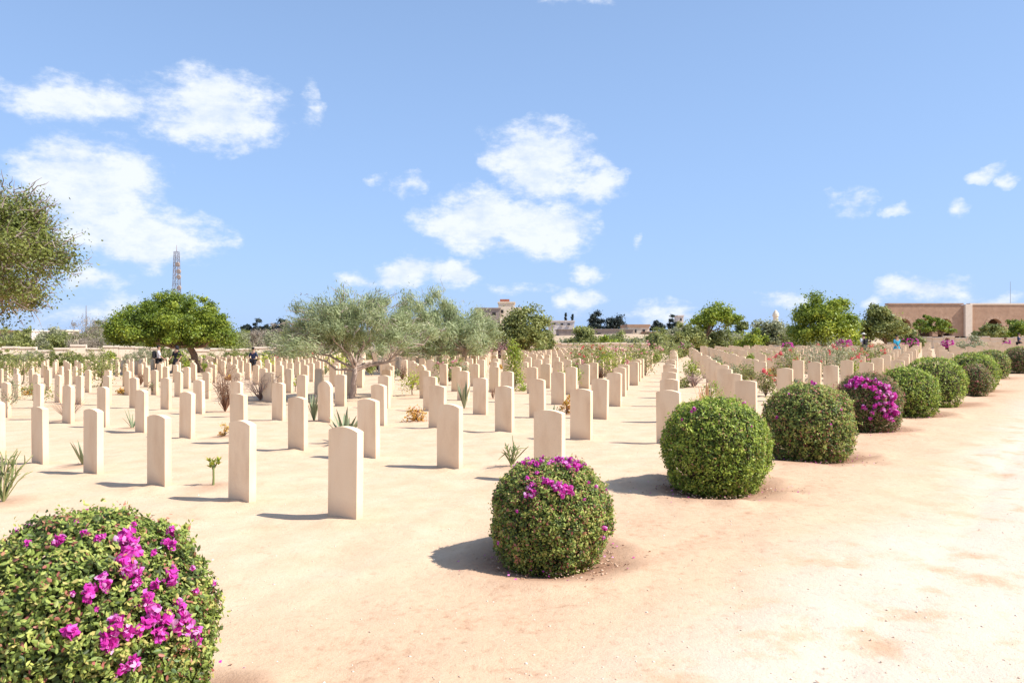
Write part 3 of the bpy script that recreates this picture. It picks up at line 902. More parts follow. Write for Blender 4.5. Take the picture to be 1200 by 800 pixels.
def make_shrub(i, X, Y, r, h, look, nl, leafsz, label, flowers, scatter=0, rich=True):
    z0 = gz(X, Y) - .07
    h += .04
    root = empty('bougainvillea_bush', (X, Y, z0), label, 'bougainvillea', 'clipped bougainvillea bushes along the sandy track')
    d = unit(rng.normal(size=(nl, 3)))
    P = shrub_shape(d, r, h)
    lm = lump(d, 2.6, i * 7.0) * .075 + lump(d, 9.0, i * 3.0) * .075 + lump(d, 20.0, i * 5.0) * .05
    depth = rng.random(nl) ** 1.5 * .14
    stick = (rng.random(nl) < .05) * rng.random(nl) * .045
    cen = np.array([0, 0, h * .5])
    P = cen + (P - cen) * (1 + lm - depth + stick)[:, None]
    P[:, 2] = np.maximum(P[:, 2], .02)
    Nn = unit(unit(P - cen) + rng.normal(size=(nl, 3)) * .75 + np.array([.22, -.10, .36]))
    # colour patches: neighbouring leaves of one shoot are alike
    patch = lump(d, 7.0, i * 11.0 + 50)
    var = np.clip(.46 + patch * .55 + rng.normal(size=nl) * .26 - depth * 2.0, 0, 1)  # deeper leaves tinted darker: the shade of the gaps put into colour
    red = rng.random(nl) < (.07 if look in ('bright', 'green') else .11)
    var = np.where(red, .9 + .1 * rng.random(nl), np.minimum(var, .86))
    szs = leafsz * (.65 + .6 * rng.random(nl))
    if i < 9:                      # young shoots that have escaped the shears
        ns = 150 if i < 4 else 60
        ds = unit(rng.normal(size=(ns, 3)) + np.array([0, 0, .5]))
        bs = shrub_shape(ds, r, h)
        bs = cen + (bs - cen) * (1 + (lump(ds, 2.6, i * 7.0) * .075 + lump(ds, 9.0, i * 3.0) * .075))[:, None]
        gd = unit(ds + rng.normal(size=(ns, 3)) * .45 + np.array([0, 0, .35]))
        ln_ = leafsz * (.9 + 1.5 * rng.random(ns) ** 2)
        tt_ = np.tile(np.linspace(-.2, 1, 8), ns)
        PS = np.repeat(bs, 8, 0) + np.repeat(gd * ln_[:, None], 8, 0) * tt_[:, None] + rng.normal(size=(ns * 8, 3)) * leafsz * .3
        P = np.concatenate([P, PS]); Nn = np.concatenate([Nn, unit(rng.normal(size=(ns * 8, 3)) + np.array([.3, -.2, .6]))])
        szs = np.concatenate([szs, leafsz * (.5 + .45 * rng.random(ns * 8))])
        var = np.concatenate([var, np.repeat(np.where(rng.random(ns) < .12, .92, .62 + .24 * rng.random(ns)), 8)])
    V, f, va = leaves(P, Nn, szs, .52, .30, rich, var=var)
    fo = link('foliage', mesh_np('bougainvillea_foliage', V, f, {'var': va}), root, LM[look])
    fo['kind'] = 'stuff'
    # stems, and a solid dark core whose colour stands for the shaded inside
    m = 900
    dd = unit(rng.normal(size=(m, 3)))
    tb = Tubes()
    nt = 60 if i < 5 else 18
    for k in range(nt):
        Q = shrub_shape(dd[k:k + 1], r * .96, h * .97)[0]
        if Q[2] < h * .12: continue
        tb.add(curve_pts((rng.normal() * .03, rng.normal() * .03, .0), Q, 4, .08, .04), [.012, .008, .005, .002], 4)
    link('stem', tb.mesh('bougainvillea_stem'), root, M_TWIG)
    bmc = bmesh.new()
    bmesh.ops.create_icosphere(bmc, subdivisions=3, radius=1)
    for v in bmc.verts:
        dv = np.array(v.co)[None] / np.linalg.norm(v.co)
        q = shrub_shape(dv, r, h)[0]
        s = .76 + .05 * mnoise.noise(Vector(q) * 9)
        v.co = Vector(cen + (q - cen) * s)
    link('shaded_core', bm_mesh('shaded_core', bmc), root, M_CORE)
    # blossoms
    spots = []
    camp = np.array([0, 0, EYE])
    c0 = np.array([X, Y, z0 + h * .5])
    for (px, py, sc) in flowers:
        ray = unit(np.array([[(px - 600) / F_PX, 1, (400 - py) / F_PX]]))[0]
        # march along the line of sight to the bush surface
        hit, best = None, 1.3
        for s in np.linspace(max(Y - 1.2, .5), Y + 1.0, 220):
            q = camp + ray * s
            dl = q - c0
            sp_ = shrub_shape(unit(dl[None]), r, h)[0] - cen
            if np.linalg.norm(dl) < np.linalg.norm(sp_) * 1.0:
                hit = q; break
            ratio = np.linalg.norm(dl) / np.linalg.norm(sp_)
            if ratio < best:
                best, near_q = ratio, c0 + sp_
        if hit is None and best < 1.3:
            hit = near_q
        if hit is None:
            continue
        spots.append((hit - np.array([X, Y, z0]), sc))
    for _ in range(scatter):
        dv = unit(rng.normal(size=(1, 3)))
        if dv[0, 2] < -.3: continue
        spots.append((shrub_shape(dv, r, h)[0], .55 + .5 * rng.random()))
    for (q, sc) in spots:
        c = bpy.data.objects.new('flower_cluster', CL[int(rng.integers(len(CL)))])
        COL.objects.link(c); c.parent = root
        out = unit((q - cen)[None])[0]
        c.location = q + out * .012
        s = sc * (.9 + .25 * rng.random())
        c.scale = (s, s, s)
        c.rotation_euler = (rng.random() * 6, rng.random() * 6, rng.random() * 6)
    return root, cen


s0 = [(x / 3.333, 560 + y / 3.333, s) for x, y, s in [(490,225,1.0),(472,250,.9),(520,262,1),(500,292,1),(532,300,.9),(480,330,1.1),(508,350,1),(532,375,.9),(490,372,.9),(535,407,.6),(660,215,.8),(662,265,.9),(640,255,.6),(400,395,.8),(412,425,.9),(355,440,.8),(345,465,.9),(330,450,.5),(385,245,.6),(400,238,.5),(235,250,.7),(250,235,.4),(215,262,.5),(80,130,.7),(20,155,.7),(115,265,.6),(595,300,.6),(665,375,.9),(655,405,.9),(600,420,.9),(560,470,1.1),(545,490,.7),(590,510,1.1),(600,540,1.1),(575,560,1.1),(620,600,1.1),(615,625,.8),(640,545,1.1),(690,500,1.1),(700,540,1.1),(680,580,1.1),(720,595,1),(750,600,1),(762,632,.9),(720,560,1.1),(735,640,.8),(450,560,1.0),(430,600,1.1),(405,620,.8),(470,592,1),(500,600,.9),(540,590,.7),(420,650,1),(440,640,.8),(275,595,.9),(285,610,.8),(510,720,.9),(525,705,.7),(470,745,.8),(300,185,.4),(330,225,.6),(520,190,.4),(840,405,.5),(745,355,.5),(375,515,.4),(285,455,.4),(755,445,.5),(520,430,.6),(340,125,.35)]]
s1 = [(540 + x / 4.444, 520 + y / 4.444, s) for x, y, s in [(330,105,.8),(380,100,.8),(420,98,.7),(460,112,.6),(520,92,1.1),(560,100,1.2),(590,118,1.2),(610,102,.8),(645,112,.6),(350,185,.8),(375,215,.9),(385,250,.9),(350,268,.9),(380,270,.8),(440,200,1),(470,205,.9),(510,220,1.1),(540,235,1.2),(560,245,1),(525,272,.7),(400,155,.6),(740,435,.7),(800,445,.6),(205,510,.5),(660,205,.4),(700,225,.5),(735,485,.5),(285,120,.5),(300,350,.4),(750,240,.4),(640,290,.4),(560,130,1),(500,84,.8),(350,92,.8),(300,108,.6),(400,112,.9),(480,100,.8),(535,112,1.1),(620,120,.8),(580,96,1),(430,80,.7),(365,110,.8),(355,232,.8),(425,190,.7),(490,230,.9),(525,250,.9),(572,230,.7),(580,262,.6),(600,135,.8)]]
s4 = [(900 + x / 4, 330 + y / 4, 2.3 * s) for x, y, s in [(400,440,1),(430,470,1),(370,452,.8),(415,485,.9),(470,460,.8),(500,460,.8),(525,478,.8),(545,492,.8),(565,492,.9),(490,500,.9),(455,490,.8),(600,530,1),(580,570,1),(600,590,1),(570,605,.9),(610,620,.9),(450,588,.7),(490,610,.7),(515,545,.8),(520,570,.7),(570,640,.8),(590,650,.8),(630,625,.9),(550,570,.7),(480,640,.6),(380,480,.7),(520,520,.8),(540,540,.8),(550,625,.8),(560,520,.8),(430,440,.9),(350,470,.6),(590,545,.9),(500,580,.7),(535,600,.7)]]
s5 = [(1066, 438, 1.6), (1070, 441, 1.3), (1077, 445, 1.7), (1079, 449, 1.5), (1049, 478, .9), (1062, 436, 1.1)]
s7 = [(1127, 427, 1.5), (1130, 428, 1.6), (1133, 427, 1.6), (1124, 431, 1.5), (1128, 433, 1.2)]
s10 = [(1180 + random.random() * 22, 413 + random.random() * 22, 1.9) for _ in range(26)]
FL = {0: s0, 1: s1, 2: [(814, 480, .9), (811, 483, .7), (871, 473, .8), (800, 492, .6), (880, 500, .4)], 3: [(952, 447, 1.2), (955, 448, .9), (911, 489, .9), (985, 480, .6), (973, 497, .5), (925, 462, .5)],
      4: s4, 5: s5, 6: [], 7: s7, 8: [(1120, 420, 1.0)], 9: [], 10: s10}
HL = ['big round bougainvillea with bright magenta clusters in the lower left corner',
      'round bougainvillea with a magenta cap, standing alone on damp sand in the foreground',
      'bright green clipped bush, the third from the left, almost without flowers',
      'large dark green clipped bush just left of the one covered in magenta',
      'clipped bush thickly covered in magenta flowers over dark leaves',
      'yellow-green clipped bush with two small magenta tufts on top',
      'tall lime-green clipped bush behind the one with two magenta tufts',
      'small reddish-green clipped bush with pinkish crown, half in front of a lime one',
      'broad lime-green clipped bush right behind the small reddish one',
      'dark green clipped bush standing apart beyond the broad lime one',
      'distant clipped bush full of magenta flowers at the right edge',
      'lime-green clipped bush peeping over the distant magenta one',
      'clipped bush of the far hedge line, first past the right edge',
      'clipped bush of the far hedge line, second past the right edge',
      'clipped bush of the far hedge line, third past the right edge',
      'clipped bush of the far hedge line, last past the right edge']
NLV = [52000, 40000, 34000, 26000, 18000, 12000, 11000, 5000, 9000, 7000, 7000, 5000, 4000, 4000, 3000, 3000]
LSZ = [.026, .024, .029, .033, .034, .042, .044, .044, .048, .055, .055, .06, .07, .07, .08, .08]
for i, (x, y, r, h, look) in enumerate(HEDGE):
    root, cen = make_shrub(i, x, y, r, h, look, NLV[i], LSZ[i], HL[i], FL.get(i, []), rich=(i < 6))
    if i == 0:
        for k in range(150):
            dv = unit(np.array([[rng.normal(), -abs(rng.normal()) * .8 - .1, rng.normal() * .5 + .35]]))
            q = shrub_shape(dv, r, h)[0]
            o = bpy.data.objects.new('leaf', SL[int(rng.integers(4))])
            COL.objects.link(o); o.parent = root
            o.location = cen + (q - cen) * 1.03
            nn = Vector(dv[0] + rng.normal(size=3) * .35 + np.array([0, 0, .3]))
            o.rotation_euler = (nn.to_track_quat('Z', 'Y') @ Euler((0, 0, rng.random() * 6.28)).to_quaternion()).to_euler()
            s = .024 + .010 * rng.random()
            o.scale = (s, s, s)

# =================================================================== plants among the stones
PAL = {'agave': M_AGAVE, 'dry': M_DRY, 'yellow': M_YELLOW, 'blush': M_BLUSH, 'grey': M_GREYLEAF, 'olive': M_OLIVE, 'bright': M_BRIGHT, 'brightyellow': M_BRIGHT, 'peach': M_PEACH}
FLM = {'red': CLR, 'pink': CLP, 'mag': CL}


def blade(base, d, L, w, droop, var=.5, nseg=4):
    """tapered folded strip -> V, F"""
    d = unit(np.asarray(d, float)[None])[0]
    side = np.cross(d, [0, 0, 1]); side = side / max(np.linalg.norm(side), 1e-6)
    V, Fc = [], []
    for i in range(nseg + 1):
        t_ = i / nseg
        c = base + d * L * t_ - np.array([0, 0, 1]) * droop * L * t_ * t_
        ww = w * .5 * (1 - t_) ** .6 * (.7 + .6 * min(t_ * 3, 1)) + .0006
        upv = np.cross(side, d)
        V += [c - side * ww + upv * ww * .5, c, c + side * ww + upv * ww * .5]
    for i in range(nseg):
        b = i * 3
        Fc += [(b, b + 1, b + 4, b + 3), (b + 1, b + 2, b + 5, b + 4)]
    return np.array(V), np.array(Fc), np.full(len(V), var)


def blades_join(L):
    Vs, Fs, As, k = [], [], [], 0
    for V, F_, A in L:
        Vs.append(V); Fs.append(F_ + k); As.append(A); k += len(V)
    return np.concatenate(Vs), [np.concatenate(Fs)], np.concatenate(As)


def build_plant(q):
    X, Y, h, k = q['X'], q['Y'], q['h'], q['kind']
    z0 = gz(X, Y) - .01
    nm = {'blades': 'aloe_plant', 'pencil': 'pencil_succulent', 'rosette': 'succulent_tree', 'drygrass': 'dry_grass_tuft', 'tuft': 'cushion_plant', 'twigs': 'dry_shrub',
          'shrublet': 'small_shrub', 'cone': 'conical_shrub', 'oleander': 'oleander_bush', 'boug': 'small_bougainvillea'}[k]
    if k == 'tuft' and q['cat'] == 'shrub': nm = 'low_shrub'
    root = empty(nm, (X, Y, z0), q['label'], q['cat'], q.get('group'))
    r = q.get('r', .2)
    mat = PAL[q.get('pal', 'agave')]
    if k in ('blades', 'drygrass'):
        Ls = []
        for i in range(q['n']):
            a = rng.random() * 6.283
            lean = (rng.random() ** .7) * r / h * 1.3
            d = np.array([math.cos(a) * lean, math.sin(a) * lean, 1.0])
            L = h * (.65 + .45 * rng.random()) * math.hypot(1, lean) ** .6
            if k == 'drygrass':
                b = blade(np.array([math.cos(a), math.sin(a), 0]) * .02, d, L, .008, .18 * rng.random(), rng.random(), 3)
            else:
                b = blade(np.array([math.cos(a), math.sin(a), 0]) * .015, d, L, q['w'] * 1.5, .22 * rng.random() * lean, .2 + .75 * rng.random(), 5)
            Ls.append(b)
        if q.get('parts'):
            for b in Ls:
                link('leaf', mesh_np('agave_leaf', b[0], [b[1]], {'var': b[2]}, True), root, mat)
        else:
            V, F_, A = blades_join(Ls)
            o = link('foliage', mesh_np('blade_foliage', V, F_, {'var': A}, True), root, mat)
            o['kind'] = 'stuff'
    elif k == 'pencil':
        tb = Tubes()
        for i in range(q['n']):
            a = rng.random() * 6.283; lean = r * (.3 + .9 * rng.random())
            tip = np.array([math.cos(a) * lean, math.sin(a) * lean, h * (.55 + .5 * rng.random())])
            P = curve_pts((0, 0, 0), tip, 5, .12, .03)
            rr_ = .006 if h > .3 else .007
            tb.add(P, [rr_ * 1.3, rr_, rr_, rr_, rr_ * .7], 5, rng.random())
            for j in range(2):
                s = P[2 + j]; e = s + (tip - s) * .6 + rng.normal(size=3) * .05
                tb.add(curve_pts(s, e, 3, .05, .02), [rr_, rr_ * .9, rr_ * .5], 5, rng.random())
        link('stem', tb.mesh('pencil_stems'), root, M_EUPH)
    elif k == 'rosette':
        tb = Tubes()
        tb.add(curve_pts((0, 0, 0), (.005, 0, h * .62), 4, 0, .02), [.014, .012, .012, .016], 7, .5)
        for a in (0.5, 2.4, 4.4):
            tb.add(curve_pts((0, 0, h * .45), (math.cos(a) * .05, math.sin(a) * .03, h * .7), 4, -.1, .02), [.009, .008, .008, .006], 6, .4)
        link('stem', tb.mesh('succulent_stem'), root, M_EUPH)
        Ls = []
        for c in ((.005, 0, h * .66), (.05, .02, h * .68), (-.045, 0, h * .68), (.0, -.035, h * .6), (-.04, .02, h * .5), (.06, 0, h * .6)):
            for i in range(11):
                a = rng.random() * 6.283
                Ls.append(blade(np.array(c), (math.cos(a) * .8, math.sin(a) * .8, .4 + rng.random()), .055 + .035 * rng.random(), .017, .05, .3 + .7 * rng.random(), 3))
        V, F_, A = blades_join(Ls)
        link('leaf_rosette', mesh_np('succulent_rosette', V, F_, {'var': A}, True), root, M_BRIGHT)
    elif k == 'twigs':
        tb = Tubes()
        for i in range(q['n']):
            a = rng.random() * 6.283; lean = r * rng.random() ** .5
            tip = np.array([math.cos(a) * lean, math.sin(a) * lean, h * (.45 + .55 * rng.random())])
            P = curve_pts((0, 0, 0), tip, 5, .1, .05)
            tb.add(P, [.006, .005, .004, .003, .002], 4, rng.random())
            for j in range(3):
                s = P[2 + j % 3]; e = s + rng.normal(size=3) * .25 * h * .6 + np.array([0, 0, .05])
                tb.add(curve_pts(s, e, 3, 0, .05), [.003, .002, .0015], 3, rng.random())
        o = link('twigs', tb.mesh('dry_twigs'), root, mat); o['kind'] = 'stuff'
        m = 160
        C = rng.normal(size=(m, 3)) * np.array([r * .42, r * .42, h * .24]) + np.array([0, 0, h * .55])
        V, f, A = leaves(C, rng.normal(size=(m, 3)), .03, .4)
        o = link('foliage', mesh_np('dry_leaves', V, f, {'var': A}), root, mat); o['kind'] = 'stuff'
    else:
        # leafy bushes of different habit
        nl = q['n']; lf = q.get('leaf', .055)
        ncl = max(6, nl // 30)
        u = unit(rng.normal(size=(ncl, 3))) * rng.random((ncl, 1)) ** .4
        if k == 'cone':
            zz = rng.random(ncl) ** 1.1
            a = rng.random(ncl) * 6.283; rad = r * (1 - zz) ** .7 * rng.random(ncl) ** .4
            cc = np.stack([np.cos(a) * rad, np.sin(a) * rad, zz * h + .03], 1)
            sg = r * .22
        elif k == 'tuft':
            cc = np.stack([u[:, 0] * r, u[:, 1] * r, np.abs(u[:, 2]) * h * .9 + .02], 1); sg = min(r, h) * .2
        elif k in ('oleander', 'boug'):
            cc = np.stack([u[:, 0] * r, u[:, 1] * r, h * .58 + u[:, 2] * h * .42], 1); sg = r * .17
        else:
            cc = np.stack([u[:, 0] * r, u[:, 1] * r, h * .62 + u[:, 2] * h * .38], 1); sg = r * .26
        cid = rng.integers(ncl, size=nl)
        C = cc[cid] + rng.normal(size=(nl, 3)) * sg
        C[:, 2] = np.abs(C[:, 2])
        Nn = unit(C - cc[cid]) + rng.normal(size=(nl, 3)) * .6 + np.array([0, 0, .3])
        tone = rng.random(ncl) * .4
        var = np.clip(tone[cid] + rng.random(nl) * .6 + (.25 if q.get('pal') == 'brightyellow' else 0), 0, 1)
        rotv = None
        V, f, A = leaves(C, Nn, lf * (.7 + .6 * rng.random(nl)), .38 if k in ('oleander', 'shrublet', 'cone') else .55, .2, var=var)
        o = link('foliage', mesh_np('bush_foliage', V, f, {'var': A}), root, mat); o['kind'] = 'stuff'
        tb = Tubes()
        if k in ('shrublet', 'cone'):
            tb.add(curve_pts((0, 0, 0), (r * .1, 0, h * .6), 4, 0, .05), [.022 * h + .004, .018 * h + .003, .012 * h + .003, .006], 5)
        for j in range(min(ncl, 14)):
            s = (0, 0, .02) if k != 'shrublet' else (0, 0, h * .3)
            tb.add(curve_pts(s, cc[j], 4, .04, .05), [.010, .007, .005, .003], 4)
        link('stem', tb.mesh('bush_stem'), root, M_TWIG)
        if q.get('fl'):
            for j in range(q['nf']):
                dv = unit(rng.normal(size=3)[None])[0]
                dv[2] = abs(dv[2]); dv[1] = -abs(dv[1]) * .8
                c = bpy.data.objects.new('flower_cluster', FLM[q['fl']][int(rng.integers(3))])
                COL.objects.link(c); c.parent = root
                c.location = (dv[0] * r, dv[1] * r, h * .58 + dv[2] * h * .45 - rng.random() * h * .2)
                s = (1.0 + .8 * rng.random()) if q['fl'] != 'mag' else 2.6
                c.scale = (s, s, s * .8); c.rotation_euler = (0, 0, rng.random() * 6)


xr = np.random.default_rng(5)
KINDS = [('tuft', 'olive', 'leafy green cushion'), ('shrublet', 'bright', 'fresh green shrublet'), ('blades', 'agave', 'blue-green agave'), ('twigs', 'dry', 'rust-brown dry shrub'),
         ('shrublet', 'olive', 'olive-green shrublet'), ('tuft', 'yellow', 'orange-yellow cushion'), ('oleander', 'olive', 'flowering green bush'), ('drygrass', 'dry', 'brown dry grass tuft'), ('shrublet', 'grey', 'grey-green shrublet')]
for i in range(135):
    px_ = xr.uniform(0, 1040)
    Y = 17 + 50 * xr.random() ** .9
    X = (px_ - 600) / F_PX * Y
    if i > 94:
        px_ = xr.uniform(790, 1040); Y = xr.uniform(20, 62); X = (px_ - 600) / F_PX * Y
    if hedge_dist(X, Y) < 2.5: continue
    if 735 < px_ < 790 and Y < 40: continue
    if px_ < 330 and xr.random() < .5: continue
    kd, pal, nm_ = KINDS[int(xr.integers(9))]
    hh_ = {'tuft': .32, 'shrublet': .7, 'blades': .5, 'twigs': .6, 'oleander': 1.0, 'drygrass': .45}[kd] * xr.uniform(.7, 1.2)
    zone = 'left-hand rows' if px_ < 330 else 'rows near the feathery trees' if px_ < 560 else 'rows left of the aisle' if px_ < 735 else 'rows right of the aisle'
    far_ = 'nearer' if Y < 32 else 'farther'
    lb = f'{nm_} growing between headstones in the {far_} {zone}'
    q = dict(kind=kd, X=X, Y=Y, h=hh_, r=hh_ * (.5 if kd in ('shrublet', 'oleander', 'twigs', 'blades') else .9), pal=pal, n={'tuft': 260, 'shrublet': 420, 'blades': 22, 'twigs': 50, 'oleander': 900, 'drygrass': 60}[kd],
             w=.05, leaf=max(.05, Y * .0034), label=lb, cat='shrub', group=lb)
    if kd == 'oleander': q.update(fl=['red', 'pink'][i % 2], nf=8)
    PL.append(q)
for q in PL:
    build_plant(q)

# =================================================================== trees
def tree(name, X, Y, label, cw, ch, z_lo, mat, nl, leaf, style='dome', trunk_h=None, trunk_r=.14, bark=None, lean=0.0, cx=0.0, clumps=60, sg=.16, cat='tree',
         group=None, wisp=False, twiggy=0, asp=None, trunks=1, depth=None, seed=None, rough_out=.55, tw_r=.014, greylow=False):
    """cw, ch crown width and height in metres, z_lo height of the crown underside above the foot"""
    z0 = gz(X, Y) - .05
    root = empty(name, (X, Y, z0), label, cat, group)
    bark = bark or M_BARK
    cd = depth or cw * .9
    u = unit(rng.normal(size=(clumps, 3)))
    rad = rng.random((clumps, 1)) ** .33
    u = u * rad
    if style == 'dome':
        u[:, 2] = np.abs(u[:, 2])
        cc = np.stack([cx + u[:, 0] * cw * .5, u[:, 1] * cd * .5, z_lo + u[:, 2] * ch * .9 + .04 * ch], 1)
    elif style == 'umbrella':
        rr2 = np.hypot(u[:, 0], u[:, 1])
        cc = np.stack([cx + u[:, 0] * cw * .5, u[:, 1] * cd * .5, z_lo + ch * (.15 + .75 * np.sqrt(np.clip(1 - rr2 ** 2, 0, 1)) - .25 * rng.random(clumps))], 1)
    elif style == 'pine':
        zz = rng.random(clumps)
        a = rng.random(clumps) * 6.283; rd = (1 - zz) ** .8 * rng.random(clumps) ** .4 * .5
        cc = np.stack([cx + np.cos(a) * rd * cw, np.sin(a) * rd * cd, z_lo + zz * ch], 1)
    else:
        cc = np.stack([cx + u[:, 0] * cw * .5, u[:, 1] * cd * .5, z_lo + ch * .5 + u[:, 2] * ch * .5], 1)
    # uneven outline
    lobes = np.array([mnoise.noise(Vector((q_[0] * 1.7 + nl * .013, q_[1] * 1.7, q_[2] * 1.7))) for q_ in u])
    mid_ = np.array([cx, 0, z_lo + ch * .35])
    cc = mid_ + (cc - mid_) * (1 + rough_out * lobes)[:, None]
    cc[:, 2] += rng.normal(size=clumps) * ch * .05
    S = sg * min(cw, ch * 1.6) * (.55 + .7 * rng.random(clumps))
    cid = rng.integers(clumps, size=nl)
    off = rng.normal(size=(nl, 3)) * S[cid][:, None] * np.array([1, 1, .72 if not wisp else 1.0])
    C = cc[cid] + off
    C[:, 2] = np.maximum(C[:, 2], z_lo * .9 - .15 * rng.random(nl))
    Nn = unit(off) + rng.normal(size=(nl, 3)) * .7 + np.array([0, 0, .5])
    tone = rng.random(clumps) * .45
    var = np.clip(tone[cid] + rng.random(nl) * .55, 0, 1)
    rotv = None
    if wisp:
        outw = C - np.array([cx, 0, z_lo])
        rotv = unit(outw) + rng.normal(size=(nl, 3)) * .35 + np.array([0, 0, .55])
    if greylow:
        hrel = (C[:, 2] - z_lo) / ch
        inner = np.linalg.norm((C - np.array([cx, 0, z_lo + ch * .4])) / np.array([cw, cd, ch]), axis=1)
        var = np.clip(var * .75 + .55 * ((hrel < .55) & (inner < .42)) * rng.random(nl) ** .5, 0, 1)
    V, f, A = leaves(C, Nn, leaf * (.6 + .8 * rng.random(nl)), asp or (.22 if wisp else .55), .15, rot=rotv, var=var)
    o = link('crown', mesh_np(name + '_crown', V, f, {'var': A}), root, mat)
    o['kind'] = 'stuff'
    tb = Tubes()
    th = trunk_h or z_lo * .9
    tops = []
    for t_ in range(trunks):
        a = (t_ - (trunks - 1) / 2) * .5
        top = np.array([lean + a * th * .6, rng.normal() * .1, th])
        tb.add(curve_pts((a * .3, 0, -.1), top, 6, 0, .025), np.linspace(trunk_r * 1.25, trunk_r * .75, 6) / math.sqrt(trunks), 9)
        tops.append(top)
    nlimb = max(5, min(14, clumps // 8))
    near = rng.permutation(clumps)
    for j in range(nlimb):
        top = tops[j % trunks]
        e = cc[near[j]]
        P = curve_pts(top - np.array([0, 0, th * .15 * rng.random()]), e, 6, -.05, .04)
        tb.add(P, np.linspace(trunk_r * .5, trunk_r * .12, 6), 6)
        for m_ in range(4):
            s = P[2 + m_ % 4]
            d2 = np.linalg.norm(cc - s, axis=1)
            e2 = cc[np.argsort(d2)[int(rng.integers(1, 6))]]
            tb.add(curve_pts(s, e2, 4, -.03, .05), [trunk_r * .2, trunk_r * .15, trunk_r * .1, trunk_r * .04], 4)
    link('trunk', tb.mesh(name + '_trunk'), root, bark)
    if twiggy:
        tb2 = Tubes()
        for j in range(twiggy):
            c = cc[rng.integers(clumps)]
            s = c + rng.normal(size=3) * cw * .05
            e = s + unit((c - np.array([cx, 0, z_lo + ch * .3]))[None])[0] * cw * .055 + rng.normal(size=3) * cw * .035
            tb2.add(curve_pts(s, e, 4, 0, .08), [tw_r * v for v in (1, .75, .5, .2)], 3)
        o = link('twigs', tb2.mesh(name + '_twigs'), root, M_TWIG_GREY); o['kind'] = 'stuff'
    return root


def px_tree(name, x0, x1, y0, y1, Y, label, mat, nl, leaf, style='dome', tx=None, **kw):
    """crown silhouette from x0..x1, y0..y1 at depth Y, trunk at tx"""
    xc = (x0 + x1) / 2
    tx = tx if tx is not None else xc
    X = (tx - 600) / F_PX * Y
    zg = gz(X, Y)
    z_hi = EYE - (y0 - 400) / F_PX * Y - zg
    z_lo = EYE - (y1 - 400) / F_PX * Y - zg
    cw = (x1 - x0) / F_PX * Y
    z_lo = max(z_lo, .15)
    sg = kw.get('sg', .1)
    shrink = 1 - min(.45, 1.6 * sg)
    return tree(name, X, Y, label, cw * shrink, (z_hi - z_lo) * (.93 if style != 'pine' else 1), z_lo, mat, nl, leaf, style, cx=(xc - tx) / F_PX * Y, **kw)


px_tree('shaggy_tree', -150, 76, 186, 376, 26, 'big shaggy tree at left edge, grey bare twigs among green leaves', M_LEFT, 80000, .105, 'round', tx=-50, clumps=240, sg=.06, trunk_r=.28, bark=M_BARK_GREY, twiggy=2400, tw_r=.024, greylow=True, trunk_h=2.2, rough_out=.35)
px_tree('umbrella_tree', 128, 280, 337, 401, 46, 'rounded dark green umbrella-shaped tree on a forked brown trunk', M_ACACIA, 80000, .13, 'dome', tx=236, clumps=300, sg=.045, rough_out=.08, trunk_r=.22, lean=-.9, trunk_h=1.9)
px_tree('feathery_tree', 326, 500, 332, 406, 22.0, 'feathery grey-green tree on a pale twisted trunk among the stones', M_TAMARISK, 50000, .13, 'dome', tx=413, clumps=150, sg=.052, rough_out=.7, trunk_r=.085, bark=M_BARK_GREY, wisp=True, twiggy=420, trunk_h=1.0, lean=.08, asp=.15)
px_tree('feathery_tree', 438, 590, 343, 410, 40.0, 'second feathery grey-green tree, wide and low, behind the pale-trunked one', M_TAMARISK, 48000, .22, 'dome', tx=545, clumps=120, sg=.05, rough_out=.6, trunk_r=.15, bark=M_BARK_GREY, wisp=True, twiggy=260, trunk_h=1.3, asp=.16)
px_tree('olive_tree', 520, 592, 364, 408, 64, 'broad olive-green tree below the stone farm building', M_OLIVE, 12000, .26, 'dome', clumps=70, sg=.075, trunk_r=.2, wisp=True, asp=.3)
px_tree('olive_tree', 576, 652, 357, 406, 72, 'dense round olive tree in front of the white block tower', M_OLIVE, 14000, .26, 'dome', clumps=80, sg=.07, trunk_r=.2)
px_tree('olive_tree', 663, 702, 377, 402, 82, 'small olive tree right of the white-walled house', M_OLIVE, 6000, .24, 'dome', clumps=40, sg=.08, trunk_r=.15)
px_tree('olive_tree', 784, 828, 372, 404, 80, 'bushy olive tree touching the taller flat-topped one', M_OLIVE, 8000, .26, 'dome', clumps=45, sg=.08, trunk_r=.15)
px_tree('flat_topped_tree', 810, 868, 356, 388, 84, 'flat-topped green tree leaning over a low dark gap', M_BRIGHT, 9000, .27, 'umbrella', clumps=60, sg=.07, trunk_r=.18, tx=828)
px_tree('olive_tree', 858, 880, 372, 390, 96, 'thin small tree right of the flat-topped one', M_OLIVE, 2600, .27, 'dome', clumps=20, sg=.09, trunk_r=.12)
px_tree('olive_tree', 878, 930, 372, 402, 84, 'grey-olive bushy tree under the distant minaret', M_GREYLEAF, 8000, .28, 'dome', clumps=50, sg=.08, trunk_r=.15)
px_tree('spreading_tree', 921, 1014, 340, 400, 70, 'large bright yellow-green spreading tree, tallest on the right side', M_BRIGHT, 26000, .24, 'dome', clumps=120, sg=.06, trunk_r=.3)
px_tree('olive_tree', 1006, 1062, 356, 398, 72, 'brownish olive tree standing before the long stone building', M_OLIVE, 12000, .24, 'dome', clumps=60, sg=.075, trunk_r=.16, tx=1037)
px_tree('umbrella_tree', 1068, 1118, 369, 388, 88, 'small clipped dome-shaped tree in front of the stone building', M_ACACIA, 9000, .2, 'dome', clumps=60, sg=.05, trunk_r=.14, tx=1104)
